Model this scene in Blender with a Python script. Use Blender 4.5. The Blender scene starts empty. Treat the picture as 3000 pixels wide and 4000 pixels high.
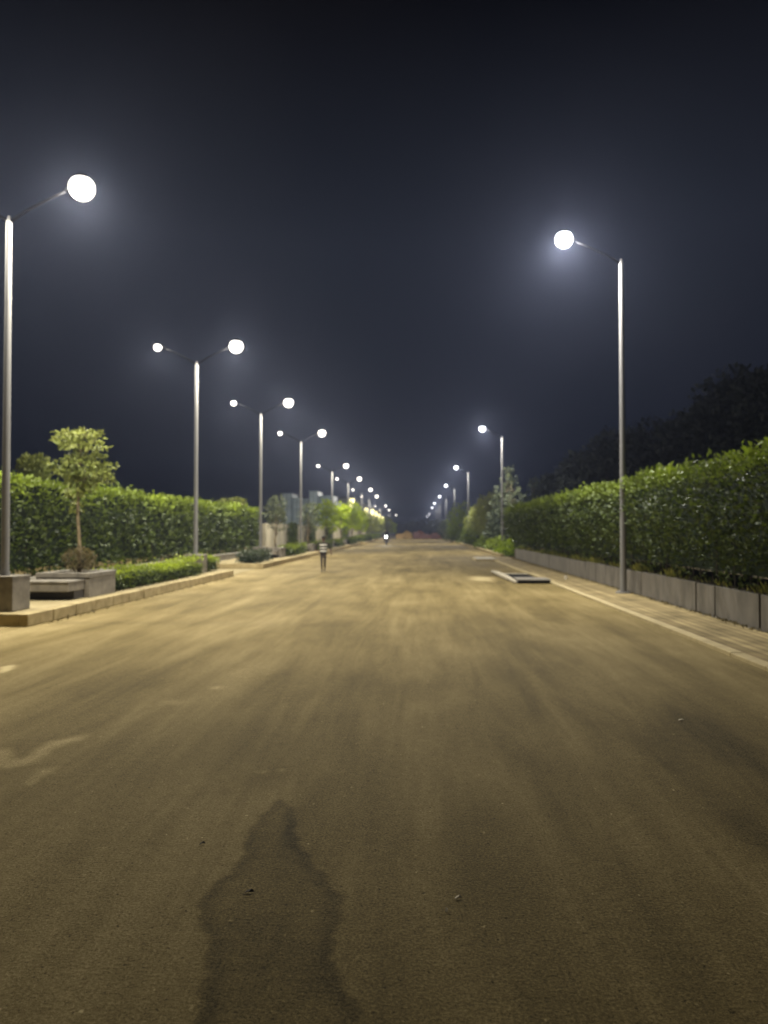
import bpy, bmesh, math, random
import numpy as np
from mathutils import Vector, Matrix, Euler

random.seed(7)
RNG = np.random.default_rng(7)
scene = bpy.context.scene
COL = scene.collection
PI = math.pi

# ------------------------------------------------------------------ camera
CAM_H = 1.6
FPX = 3000.0
cam_d = bpy.data.cameras.new("camera")
cam = bpy.data.objects.new("camera", cam_d)
COL.objects.link(cam)
cam.location = (0, 0, CAM_H)
cam.rotation_euler = (PI / 2 + math.atan(72 / FPX), 0, math.atan(137 / FPX))
cam_d.sensor_fit = 'HORIZONTAL'
cam_d.sensor_width = 36.0
cam_d.lens = 36.0
cam_d.clip_start = 0.05
cam_d.clip_end = 3000
cam_d.dof.use_dof = True
cam_d.dof.focus_distance = 3.6
cam_d.dof.aperture_fstop = 2.5
scene.camera = cam
scene.render.resolution_x = 768
scene.render.resolution_y = 1024

# ------------------------------------------------------------------ world (night)
w = bpy.data.worlds.new("World")
scene.world = w
w.use_nodes = True
nt = w.node_tree
for n in list(nt.nodes):
    nt.nodes.remove(n)
out = nt.nodes.new("ShaderNodeOutputWorld")
bg = nt.nodes.new("ShaderNodeBackground")
tc = nt.nodes.new("ShaderNodeTexCoord")
ns = nt.nodes.new("ShaderNodeTexNoise")
ns.inputs["Scale"].default_value = 2.2
ns.inputs["Detail"].default_value = 5
rp = nt.nodes.new("ShaderNodeValToRGB")
rp.color_ramp.elements[0].position = 0.42
rp.color_ramp.elements[0].color = (0.0006, 0.0008, 0.0022, 1)
rp.color_ramp.elements[1].position = 0.72
rp.color_ramp.elements[1].color = (0.0034, 0.0032, 0.0044, 1)
nt.links.new(tc.outputs["Generated"], ns.inputs["Vector"])
nt.links.new(ns.outputs["Fac"], rp.inputs["Fac"])
# town glow: the night sky is a little brighter low down than overhead
sx = nt.nodes.new("ShaderNodeSeparateXYZ")
gr = nt.nodes.new("ShaderNodeValToRGB")
gr.color_ramp.elements[0].position = 0.0; gr.color_ramp.elements[0].color = (0.0025, 0.0036, 0.0075, 1)
gr.color_ramp.elements[1].position = 0.58; gr.color_ramp.elements[1].color = (0.0, 0.0, 0.0, 1)
g2 = gr.color_ramp.elements.new(0.35); g2.color = (0.0120, 0.0148, 0.0225, 1)
ad = nt.nodes.new("ShaderNodeMix"); ad.data_type = 'RGBA'; ad.blend_type = 'ADD'; ad.inputs[0].default_value = 1.0
nt.links.new(tc.outputs["Generated"], sx.inputs[0])
nt.links.new(sx.outputs["Z"], gr.inputs["Fac"])
nt.links.new(rp.outputs["Color"], ad.inputs[6]); nt.links.new(gr.outputs["Color"], ad.inputs[7])
nt.links.new(ad.outputs[2], bg.inputs["Color"])
bg.inputs["Strength"].default_value = 1.0
nt.links.new(bg.outputs["Background"], out.inputs["Surface"])

scene.view_settings.view_transform = 'Standard'
scene.view_settings.look = 'None'
scene.view_settings.exposure = 0.0
scene.view_settings.gamma = 1.0
cy = scene.cycles
cy.max_bounces = 6
cy.diffuse_bounces = 2
cy.glossy_bounces = 2
cy.transmission_bounces = 2
cy.transparent_max_bounces = 6
cy.volume_bounces = 0
cy.sample_clamp_indirect = 2.0
cy.use_denoising = True
cy.caustics_reflective = False
cy.caustics_refractive = False

LEFT_W = 3000.0     # power of one lamp of the twin posts
RIGHT_W = 5300.0    # power of one lamp of the single posts
HAZE = 0.00066

# ------------------------------------------------------------------ photo -> world helpers
CM = cam.rotation_euler.to_matrix()

def ray(px, py):
    return CM @ Vector(((px - 1500) / FPX, (2000 - py) / FPX, -1.0))

def at(px, py, D):
    d = ray(px, py)
    return Vector((0, 0, CAM_H)) + d * (D / d.y)

def ground(px, py, z=0.0):
    d = ray(px, py)
    return Vector((0, 0, CAM_H)) + d * ((z - CAM_H) / d.z)

# ------------------------------------------------------------------ materials
MATS = {}

def mat(name, color, rough=0.7, spec=0.4, metal=0.0, noise=0.0, nscale=6.0, color2=None,
        bump=0.0, bscale=40.0, emit=None, estr=0.0, stretch=None):
    if name in MATS:
        return MATS[name]
    m = bpy.data.materials.new(name)
    m.use_nodes = True
    t = m.node_tree
    b = t.nodes["Principled BSDF"]
    b.inputs["Roughness"].default_value = rough
    b.inputs["Specular IOR Level"].default_value = spec
    b.inputs["Metallic"].default_value = metal
    b.inputs["Base Color"].default_value = (*color, 1)
    tcn = t.nodes.new("ShaderNodeTexCoord")
    src = tcn.outputs["Object"]
    if stretch:
        mp = t.nodes.new("ShaderNodeMapping")
        mp.inputs["Scale"].default_value = stretch
        t.links.new(src, mp.inputs["Vector"])
        src = mp.outputs["Vector"]
    if noise > 0 or color2:
        nn = t.nodes.new("ShaderNodeTexNoise")
        nn.inputs["Scale"].default_value = nscale
        nn.inputs["Detail"].default_value = 8
        nn.inputs["Roughness"].default_value = 0.65
        t.links.new(src, nn.inputs["Vector"])
        r = t.nodes.new("ShaderNodeValToRGB")
        r.color_ramp.elements[0].position = 0.35
        r.color_ramp.elements[1].position = 0.68
        c2 = color2 or tuple(min(1, c * (1 + noise)) for c in color)
        c1 = color if color2 else tuple(c * (1 - noise) for c in color)
        r.color_ramp.elements[0].color = (*c1, 1)
        r.color_ramp.elements[1].color = (*c2, 1)
        t.links.new(nn.outputs["Fac"], r.inputs["Fac"])
        t.links.new(r.outputs["Color"], b.inputs["Base Color"])
    if bump > 0:
        nb = t.nodes.new("ShaderNodeTexNoise")
        nb.inputs["Scale"].default_value = bscale
        nb.inputs["Detail"].default_value = 6
        t.links.new(src, nb.inputs["Vector"])
        bp = t.nodes.new("ShaderNodeBump")
        bp.inputs["Strength"].default_value = bump
        bp.inputs["Distance"].default_value = 0.02
        t.links.new(nb.outputs["Fac"], bp.inputs["Height"])
        t.links.new(bp.outputs["Normal"], b.inputs["Normal"])
    if emit:
        b.inputs["Emission Color"].default_value = (*emit, 1)
        b.inputs["Emission Strength"].default_value = estr
        m.cycles.emission_sampling = 'NONE'
    MATS[name] = m
    return m

def lens_mat(name, color, strength):
    """frosted bowl: glows itself and lets the lamp inside shine through"""
    m = bpy.data.materials.new(name)
    m.use_nodes = True
    t = m.node_tree
    t.nodes.remove(t.nodes["Principled BSDF"])
    e = t.nodes.new("ShaderNodeEmission"); e.inputs[0].default_value = (*color, 1); e.inputs[1].default_value = strength
    tr = t.nodes.new("ShaderNodeBsdfTransparent"); tr.inputs[0].default_value = (0.92, 0.92, 0.92, 1)
    a = t.nodes.new("ShaderNodeAddShader")
    t.links.new(e.outputs[0], a.inputs[0]); t.links.new(tr.outputs[0], a.inputs[1])
    t.links.new(a.outputs[0], t.nodes["Material Output"].inputs["Surface"])
    m.cycles.emission_sampling = 'NONE'
    return m

def leaf_mat(name, dark, light, rough=0.5, trans=0.28):
    if name in MATS:
        return MATS[name]
    m = bpy.data.materials.new(name)
    m.use_nodes = True
    t = m.node_tree
    b = t.nodes["Principled BSDF"]
    b.inputs["Roughness"].default_value = rough
    b.inputs["Specular IOR Level"].default_value = 0.45
    a = t.nodes.new("ShaderNodeAttribute")
    a.attribute_name = "tone"
    r = t.nodes.new("ShaderNodeValToRGB")
    r.color_ramp.elements[0].color = (*dark, 1)
    r.color_ramp.elements[1].color = (*light, 1)
    t.links.new(a.outputs["Fac"], r.inputs["Fac"])
    t.links.new(r.outputs["Color"], b.inputs["Base Color"])
    tr = t.nodes.new("ShaderNodeBsdfTranslucent")
    mix = t.nodes.new("ShaderNodeMixShader")
    mix.inputs[0].default_value = trans
    t.links.new(r.outputs["Color"], tr.inputs["Color"])
    t.links.new(b.outputs[0], mix.inputs[1])
    t.links.new(tr.outputs[0], mix.inputs[2])
    t.links.new(mix.outputs[0], t.nodes["Material Output"].inputs["Surface"])
    MATS[name] = m
    return m

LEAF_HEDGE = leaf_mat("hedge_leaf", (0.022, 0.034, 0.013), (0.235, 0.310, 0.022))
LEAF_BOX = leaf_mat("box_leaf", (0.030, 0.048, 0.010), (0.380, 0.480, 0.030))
LEAF_DRY = leaf_mat("dry_leaf", (0.070, 0.055, 0.020), (0.200, 0.150, 0.050))
LEAF_GREY = leaf_mat("grey_leaf", (0.035, 0.050, 0.028), (0.150, 0.170, 0.080))
LEAF_TREE = leaf_mat("tree_leaf", (0.050, 0.080, 0.018), (0.360, 0.385, 0.090), trans=0.40)
LEAF_LIME = leaf_mat("lime_leaf", (0.090, 0.150, 0.012), (0.420, 0.520, 0.020), trans=0.45)
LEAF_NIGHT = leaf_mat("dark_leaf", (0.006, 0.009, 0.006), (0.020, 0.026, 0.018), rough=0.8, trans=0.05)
WEED = leaf_mat("weed_blade", (0.100, 0.110, 0.020), (0.420, 0.400, 0.080))
CORE = mat("hedge_core", (0.010, 0.016, 0.006), 0.9, 0.1, noise=0.5, nscale=5)
BARK = mat("bark", (0.16, 0.125, 0.07), 0.85, 0.2, noise=0.35, nscale=12, bump=0.4)
BARK_DARK = mat("bark_dark", (0.045, 0.036, 0.025), 0.9, 0.2, noise=0.35, nscale=12)
KERB = mat("kerb_concrete", (0.26, 0.205, 0.10), 0.85, 0.08, color2=(0.42, 0.34, 0.18), nscale=3.5, bump=0.35, bscale=60)
PAVE = mat("paving", (0.24, 0.195, 0.10), 0.85, 0.08, color2=(0.34, 0.28, 0.155), nscale=2.0, bump=0.2)
GRANITE = mat("granite", (0.125, 0.112, 0.088), 0.6, 0.25, color2=(0.23, 0.205, 0.162), nscale=4.5, bump=0.1, bscale=120)
GRANITE_W = mat("granite_wall", (0.080, 0.072, 0.058), 0.6, 0.25, color2=(0.155, 0.139, 0.112), nscale=3.0, bump=0.1, bscale=120, stretch=(1, 1, 0.4))
DARKPIT = mat("pit_dark", (0.010, 0.009, 0.007), 0.9, 0.1)
SOIL = mat("soil", (0.055, 0.045, 0.028), 0.95, 0.1, color2=(0.10, 0.08, 0.045), nscale=3, bump=0.6, bscale=20)
STEEL = mat("galvanised_steel", (0.185, 0.180, 0.170), 0.6, 0.3, metal=0.0, noise=0.12, nscale=20, stretch=(1, 1, 0.1))
HOUSING = mat("lamp_housing", (0.004, 0.004, 0.0045), 0.9, 0.03)
CONC = mat("pale_concrete", (0.36, 0.32, 0.235), 0.8, 0.2, noise=0.15, nscale=8, bump=0.2)
BEIGE = mat("beige_render", (0.36, 0.325, 0.235), 0.85, 0.2, noise=0.2, nscale=0.9, stretch=(1, 1, 0.3))
LENS_L = lens_mat("warm_lens", (1.0, 0.93, 0.82), 3.0)
LENS_R = lens_mat("white_lens", (0.96, 0.97, 1.0), 3.0)

# ------------------------------------------------------------------ mesh builders
class MB:
    def __init__(self):
        self.v = []; self.f = []
    def add(self, vs, fs):
        n = len(self.v)
        self.v += [tuple(p) for p in vs]
        self.f += [tuple(i + n for i in f) for f in fs]
        return self
    def box(self, x0, x1, y0, y1, z0, z1):
        v = [(x, y, z) for z in (z0, z1) for y in (y0, y1) for x in (x0, x1)]
        return self.add(v, [(0, 2, 3, 1), (4, 5, 7, 6), (0, 1, 5, 4), (2, 6, 7, 3), (0, 4, 6, 2), (1, 3, 7, 5)])
    def tube(self, pts, rad, seg=10, sx=1.0):
        pts = [Vector(p) for p in pts]
        if not hasattr(rad, '__len__'):
            rad = [rad] * len(pts)
        rings = []
        n0 = len(self.v)
        prev = None
        for i, p in enumerate(pts):
            a = pts[max(i - 1, 0)]; b = pts[min(i + 1, len(pts) - 1)]
            t = (b - a)
            if t.length < 1e-7: t = Vector((0, 0, 1))
            t.normalize()
            if prev is None:
                ref = Vector((1, 0, 0)) if abs(t.x) < 0.9 else Vector((0, 1, 0))
                u = t.cross(ref).normalized()
            else:
                u = (prev - t * prev.dot(t)).normalized()
            prev = u
            v_ = t.cross(u)
            for k in range(seg):
                an = 2 * PI * k / seg
                self.v.append(tuple(p + (u * math.cos(an) * sx + v_ * math.sin(an)) * rad[i]))
        for i in range(len(pts) - 1):
            for k in range(seg):
                a = n0 + i * seg + k; b = n0 + i * seg + (k + 1) % seg
                self.f.append((a, b, b + seg, a + seg))
        self.f.append(tuple(n0 + k for k in range(seg))[::-1])
        e = n0 + (len(pts) - 1) * seg
        self.f.append(tuple(e + k for k in range(seg)))
        return self
    def ellip(self, c, r, seg=14, rings=8, zmin=-1.0, zmax=1.0):
        c = Vector(c); n0 = len(self.v)
        a0 = math.asin(zmin); a1 = math.asin(zmax)
        for i in range(rings + 1):
            a = a0 + (a1 - a0) * i / rings
            for k in range(seg):
                b = 2 * PI * k / seg
                self.v.append((c.x + r[0] * math.cos(a) * math.cos(b), c.y + r[1] * math.cos(a) * math.sin(b), c.z + r[2] * math.sin(a)))
        for i in range(rings):
            for k in range(seg):
                a = n0 + i * seg + k; b = n0 + i * seg + (k + 1) % seg
                self.f.append((a, b, b + seg, a + seg))
        self.f.append(tuple(n0 + k for k in range(seg))[::-1])
        e = n0 + rings * seg
        self.f.append(tuple(e + k for k in range(seg)))
        return self
    def build(self, name, material, parent=None, smooth=False, bevel=0.0, loc=None):
        me = bpy.data.meshes.new(name)
        me.from_pydata(self.v, [], self.f)
        me.update()
        me.materials.append(material)
        if smooth:
            me.polygons.foreach_set("use_smooth", [True] * len(me.polygons))
        o = bpy.data.objects.new(name, me)
        COL.objects.link(o)
        if parent is not None:
            o.parent = parent
        if loc is not None:
            o.location = loc
        if bevel > 0:
            md = o.modifiers.new("bevel", 'BEVEL')
            md.width = bevel; md.segments = 2; md.limit_method = 'ANGLE'
        return o

def empty(name, loc, label=None, cat=None, group=None, rz=0.0):
    o = bpy.data.objects.new(name, None)
    COL.objects.link(o)
    o.location = loc
    o.rotation_euler = (0, 0, rz)
    o.empty_display_size = 0.2
    tag(o, label, cat, group)
    return o

def tag(o, label=None, cat=None, group=None, kind=None):
    if label: o["label"] = label
    if cat: o["category"] = cat
    if group: o["group"] = group
    if kind: o["kind"] = kind
    return o

def copy_tree(src, loc=None, rz=None, parent=None, scale=None):
    c = src.copy()
    COL.objects.link(c)
    if parent is not None:
        c.parent = parent
    for ch in [x for x in bpy.data.objects if x.parent == src]:
        copy_tree(ch, parent=c)
    if loc is not None: c.location = loc
    if rz is not None: c.rotation_euler = (0, 0, rz)
    if scale is not None: c.scale = scale
    return c

def snoise(p, s, seed=0.0):
    """cheap smooth 3-D noise in about -1..1"""
    x, y, z = p[:, 0] * s + seed, p[:, 1] * s + seed * 1.7, p[:, 2] * s - seed
    return (np.sin(x * 1.0 + 1.3 * np.sin(y * 0.9 + z)) + np.sin(y * 1.27 + 1.1 * np.sin(z * 1.1 + x * 0.7)) +
            np.sin(z * 1.41 + 1.2 * np.sin(x * 0.8 - y * 1.2))) / 3.0

def norm(a):
    return a / np.maximum(np.linalg.norm(a, axis=1, keepdims=True), 1e-9)

def leaves(name, P, N, size, tone, material, parent=None, aspect=0.5, up=0.3, fold=0.12, spread=1.0, kind=None):
    """many small folded leaves growing from points P, pointing roughly along N"""
    n = len(P)
    size = np.broadcast_to(np.asarray(size, float), (n,)) * RNG.uniform(0.65, 1.3, n)
    d = norm(N + RNG.normal(0, 0.75 * spread, (n, 3)) + np.array([0, 0, up]))
    r = norm(RNG.normal(0, 1, (n, 3)))
    wv = norm(np.cross(d, r))
    nn = np.cross(d, wv)
    L = size[:, None]
    v0 = P
    v1 = P + d * L * 0.45 + wv * L * aspect * 0.5 + nn * L * fold
    v2 = P + d * L
    v3 = P + d * L * 0.45 - wv * L * aspect * 0.5 + nn * L * fold
    V = np.stack([v0, v1, v2, v3], 1).reshape(-1, 3)
    base = np.arange(n)[:, None] * 4
    F = np.concatenate([base + [0, 1, 2], base + [0, 2, 3]], 1).reshape(-1)
    me = bpy.data.meshes.new(name)
    me.vertices.add(n * 4)
    me.vertices.foreach_set("co", V.astype(np.float32).reshape(-1))
    me.loops.add(n * 6)
    me.loops.foreach_set("vertex_index", F.astype(np.int32))
    me.polygons.add(n * 2)
    me.polygons.foreach_set("loop_start", np.arange(0, n * 6, 3, dtype=np.int32))
    me.update(calc_edges=True)
    at_ = me.attributes.new("tone", 'FLOAT', 'POINT')
    at_.data.foreach_set("value", np.repeat(np.clip(tone, 0, 1), 4).astype(np.float32))
    me.materials.append(material)
    o = bpy.data.objects.new(name, me)
    COL.objects.link(o)
    if parent is not None: o.parent = parent
    if kind: o["kind"] = kind
    return o

# ------------------------------------------------------------------ ground and road
RL, RR = -6.47, 3.95      # kerb lines
KZ = 0.22                 # height of the left pavement
ROAD_END = 148.0

def structure(name, mb, m, **k):
    o = mb.build(name, m, **k)
    o["kind"] = "structure"
    return o

g = MB(); g.add([(-500, -60, -0.012), (500, -60, -0.012), (500, 800, -0.012), (-500, 800, -0.012)], [(0, 1, 2, 3)])
structure("ground", g, SOIL)

# road sheet: fine grid in front of the camera, the dust and the dark and pale marks stored as attributes
ys = np.concatenate([np.arange(-8, 1.5, 0.5), np.arange(1.5, 7, 0.02), np.arange(7, 16, 0.05), np.arange(16, 40, 0.3), np.arange(40, ROAD_END + 6, 3.0)])
xs = np.concatenate([np.arange(-26, -7.5, 1.0), np.arange(-7.5, -1.6, 0.05), np.arange(-1.6, 0.2, 0.02), np.arange(0.2, 4.5, 0.05), np.array([4.6, 5.5, 6.2])])
XX, YY = np.meshgrid(xs, ys)
nx, ny = len(xs), len(ys)
zz = np.zeros_like(XX)
V = np.stack([XX, YY, zz], -1).reshape(-1, 3)
ii = np.arange(ny - 1)[:, None] * nx + np.arange(nx - 1)[None, :]
Q = np.stack([ii, ii + 1, ii + nx + 1, ii + nx], -1).reshape(-1, 4)

def seg_dist(P, a, b):
    ab = b - a
    t = np.clip(((P - a) @ ab) / max(ab @ ab, 1e-9), 0, 1)
    return np.linalg.norm(P - (a + t[:, None] * ab), axis=1)

def poly_mask(P, pts, soft):
    pts = [np.array(ground(x, y)[:2]) for x, y in pts]
    inside = np.zeros(len(P), bool)
    dist = np.full(len(P), 1e9)
    for i in range(len(pts)):
        a, b = pts[i], pts[(i + 1) % len(pts)]
        dist = np.minimum(dist, seg_dist(P, a, b))
        c = ((a[1] > P[:, 1]) != (b[1] > P[:, 1])) & (P[:, 0] < (b[0] - a[0]) * (P[:, 1] - a[1]) / (b[1] - a[1] + 1e-12) + a[0])
        inside ^= c
    sd = np.where(inside, dist, -dist)
    return np.clip(sd / soft * 0.5 + 0.5, 0, 1), sd

P2 = V[:, :2] + np.stack([0.02 * np.sin(V[:, 1] * 9 + V[:, 0] * 4) + 0.010 * np.sin(V[:, 1] * 31) + 0.006 * np.sin(V[:, 1] * 83 + V[:, 0] * 40), 0.03 * np.sin(V[:, 0] * 11 + 1) + 0.012 * np.sin(V[:, 0] * 47)], 1)
patch_tone = np.zeros(len(V))
near = V[:, 1] < 30
Pn = P2[near]
acc = np.zeros(len(Pn))
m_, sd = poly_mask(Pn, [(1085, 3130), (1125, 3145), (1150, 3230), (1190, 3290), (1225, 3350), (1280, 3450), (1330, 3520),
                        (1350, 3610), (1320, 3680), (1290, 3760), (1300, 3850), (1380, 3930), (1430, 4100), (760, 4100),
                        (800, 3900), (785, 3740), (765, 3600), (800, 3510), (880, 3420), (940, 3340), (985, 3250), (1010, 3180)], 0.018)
acc -= (0.27 + 0.10 * np.sin(Pn[:, 0] * 6 + 2 * np.sin(Pn[:, 1] * 4))) * m_ + 0.36 * np.exp(-((sd - 0.03) / 0.04) ** 2) * (sd > 0)  # darker inside the outline, darkest just within its edge
for pts, amt, soft in [
    ([(0, 2605), (45, 2598), (40, 2620), (0, 2632)], 1.5, 0.04),
    ([(-80, 2940), (40, 2925), (60, 2960), (110, 2950), (210, 2890), (325, 2870), (300, 2895), (240, 2912), (150, 2965), (70, 2995), (-80, 3000)], 0.75, 0.05),
    ([(120, 3012), (195, 3000), (190, 3020), (150, 3045), (130, 3075), (100, 3070), (125, 3035)], 0.55, 0.04),
    ([(640, 2738), (710, 2732), (700, 2750), (640, 2752)], 0.35, 0.05),
    ([(820, 2680), (870, 2684), (850, 2694), (820, 2692)], 0.6, 0.04),
    ([(1000, 3008), (1040, 3004), (1035, 3014), (1005, 3016)], 0.5, 0.02),
    ([(1080, 3002), (1112, 3004), (1105, 3014), (1080, 3012)], 0.5, 0.02),
    ([(1840, 2252), (1935, 2254), (1925, 2272), (1838, 2266)], 1.0, 0.2),
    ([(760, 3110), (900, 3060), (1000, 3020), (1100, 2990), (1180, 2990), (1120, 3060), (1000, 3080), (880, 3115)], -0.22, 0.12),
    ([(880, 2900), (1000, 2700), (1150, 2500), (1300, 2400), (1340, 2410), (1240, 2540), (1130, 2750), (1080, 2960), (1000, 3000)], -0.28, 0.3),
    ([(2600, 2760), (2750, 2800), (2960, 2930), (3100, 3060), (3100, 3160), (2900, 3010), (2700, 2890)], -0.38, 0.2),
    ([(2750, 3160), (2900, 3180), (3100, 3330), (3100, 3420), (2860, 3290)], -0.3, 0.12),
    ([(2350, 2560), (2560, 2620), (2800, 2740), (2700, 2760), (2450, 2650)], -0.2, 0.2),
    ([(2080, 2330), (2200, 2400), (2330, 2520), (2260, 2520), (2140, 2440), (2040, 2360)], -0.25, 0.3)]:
    m_, sd = poly_mask(Pn, pts, soft)
    acc += amt * m_
patch_tone[near] = acc
# sand blown against the kerbs, bare tyre lanes down the middle
edge_l = np.exp(-np.abs(V[:, 0] - RL) / 0.95) * (1 + 0.5 * np.sin(V[:, 1] * 0.7))
edge_l = np.where(V[:, 0] < RL, 1.1, edge_l)
edge_r = np.exp(-np.abs(V[:, 0] - RR) / 0.5) * 0.25
dust = np.clip(edge_l * 0.75 + edge_r, 0, 1.2)
me = bpy.data.meshes.new("road")
me.from_pydata(V.tolist(), [], Q.tolist())
a1 = me.attributes.new("patch_tone", 'FLOAT', 'POINT'); a1.data.foreach_set("value", patch_tone.astype(np.float32))
a2 = me.attributes.new("dust", 'FLOAT', 'POINT'); a2.data.foreach_set("value", dust.astype(np.float32))
road = bpy.data.objects.new("road", me)
COL.objects.link(road)
road["kind"] = "structure"

def road_material():
    m = bpy.data.materials.new("dusty_asphalt")
    m.use_nodes = True
    t = m.node_tree; N = t.nodes; L = t.links
    b = N["Principled BSDF"]
    b.inputs["Roughness"].default_value = 0.8
    b.inputs["Specular IOR Level"].default_value = 0.06
    tcn = N.new("ShaderNodeTexCoord")
    def mapping(sx, sy, sz=1, rz=0):
        mp = N.new("ShaderNodeMapping")
        mp.inputs["Scale"].default_value = (sx, sy, sz)
        mp.inputs["Rotation"].default_value = (0, 0, rz)
        L.new(tcn.outputs["Object"], mp.inputs["Vector"])
        return mp.outputs["Vector"]
    def noise(vec, scale, detail=6, rough=0.6, dist=0.0):
        n = N.new("ShaderNodeTexNoise")
        n.inputs["Distortion"].default_value = dist
        n.inputs["Scale"].default_value = scale
        n.inputs["Detail"].default_value = detail
        n.inputs["Roughness"].default_value = rough
        L.new(vec, n.inputs["Vector"])
        return n.outputs["Fac"]
    def math_(op, a, bb):
        n = N.new("ShaderNodeMath"); n.operation = op
        for i, v in enumerate((a, bb)):
            if isinstance(v, (int, float)): n.inputs[i].default_value = v
            else: L.new(v, n.inputs[i])
        return n.outputs[0]
    streak = noise(mapping(1.0, 0.12), 1.0, 6, 0.6, 0.9)          # tyre lanes along the road
    streak2 = noise(mapping(4.0, 0.30, 1, 0.03), 1.0, 5, 0.6, 0.7)
    cloud = noise(mapping(1, 0.5), 0.55, 6, 0.6)
    fine = noise(mapping(1, 1), 14, 8, 0.7)
    grit = noise(mapping(1, 1), 75, 5, 0.85)
    pits = noise(mapping(1, 1), 38, 3, 0.7)
    s = math_('MULTIPLY', math_('SUBTRACT', streak, 0.5), 2.8)
    s = math_('ADD', s, math_('MULTIPLY', math_('SUBTRACT', streak2, 0.5), 1.5))
    s = math_('ADD', s, math_('MULTIPLY', math_('SUBTRACT', cloud, 0.5), 2.8))
    s = math_('ADD', s, math_('MULTIPLY', math_('SUBTRACT', fine, 0.5), 1.4))
    s = math_('ADD', s, math_('MULTIPLY', math_('SUBTRACT', grit, 0.5), 7.5))
    s = math_('SUBTRACT', s, math_('MULTIPLY', math_('MAXIMUM', math_('SUBTRACT', pits, 0.60), 0.0), 14.0))
    s = math_('ADD', s, math_('MULTIPLY', math_('MAXIMUM', math_('SUBTRACT', noise(mapping(1.1, 0.9), 23, 2, 0.5), 0.70), 0.0), 22.0))
    at1 = N.new("ShaderNodeAttribute"); at1.attribute_name = "patch_tone"
    at2 = N.new("ShaderNodeAttribute"); at2.attribute_name = "dust"
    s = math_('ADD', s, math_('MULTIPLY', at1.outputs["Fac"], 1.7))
    dn = math_('MULTIPLY', at2.outputs["Fac"], math_('ADD', math_('MULTIPLY', cloud, 1.2), 0.4))
    s = math_('ADD', s, math_('MULTIPLY', dn, 1.1))
    f = math_('ADD', math_('MULTIPLY', s, 0.25), 0.40)
    r = N.new("ShaderNodeValToRGB")
    e = r.color_ramp.elements
    e[0].position = 0.0; e[0].color = (0.040, 0.030, 0.010, 1)
    e[1].position = 1.0; e[1].color = (0.46, 0.375, 0.19, 1)
    k = e.new(0.40); k.color = (0.154, 0.1145, 0.042, 1)
    k = e.new(0.68); k.color = (0.265, 0.205, 0.092, 1)
    L.new(f, r.inputs["Fac"])
    L.new(r.outputs["Color"], b.inputs["Base Color"])
    bp = N.new("ShaderNodeBump")
    bp.inputs["Strength"].default_value = 0.5
    bp.inputs["Distance"].default_value = 0.02
    L.new(math_('ADD', grit, math_('MULTIPLY', fine, 1.5)), bp.inputs["Height"])
    L.new(bp.outputs["Normal"], b.inputs["Normal"])
    return m
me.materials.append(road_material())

# left pavement islands: kerb stones and paved floor (D ranges)
ISLANDS = [(12.47, 26.6), (31.65, 86.0), (90.0, ROAD_END)]
for (d0, d1) in ISLANDS:
    k = MB()
    y = d0 + 0.004
    first = True
    while y < d1 - 0.3:                      # kerb stones with fine joints, slightly uneven
        ln = min(0.9 if y < 60 else 3.0, d1 - y)
        jx = random.uniform(-0.012, 0.012)
        k.box(RL - 0.16 + jx, RL + jx, y, y + ln - 0.014, 0.0, KZ + random.uniform(-0.006, 0.006))
        y += ln
    k.box(-9.0, RL - 0.165, d0, d0 + 0.16, 0, KZ)
    kb = structure("kerb", k, KERB, bevel=0.02)
    p = MB(); p.box(-9.08, RL - 0.17, d0 + 0.165, d1, 0.0, KZ - 0.008)
    structure("pavement", p, PAVE)
# apron in the opening between the islands
p = MB(); p.add([(-14, 26.65, 0.006), (RL - 0.3, 26.65, 0.006), (RL - 0.3, 31.60, 0.006), (-14, 31.60, 0.006)], [(0, 1, 2, 3)])
structure("driveway_apron", p, PAVE)

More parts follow.
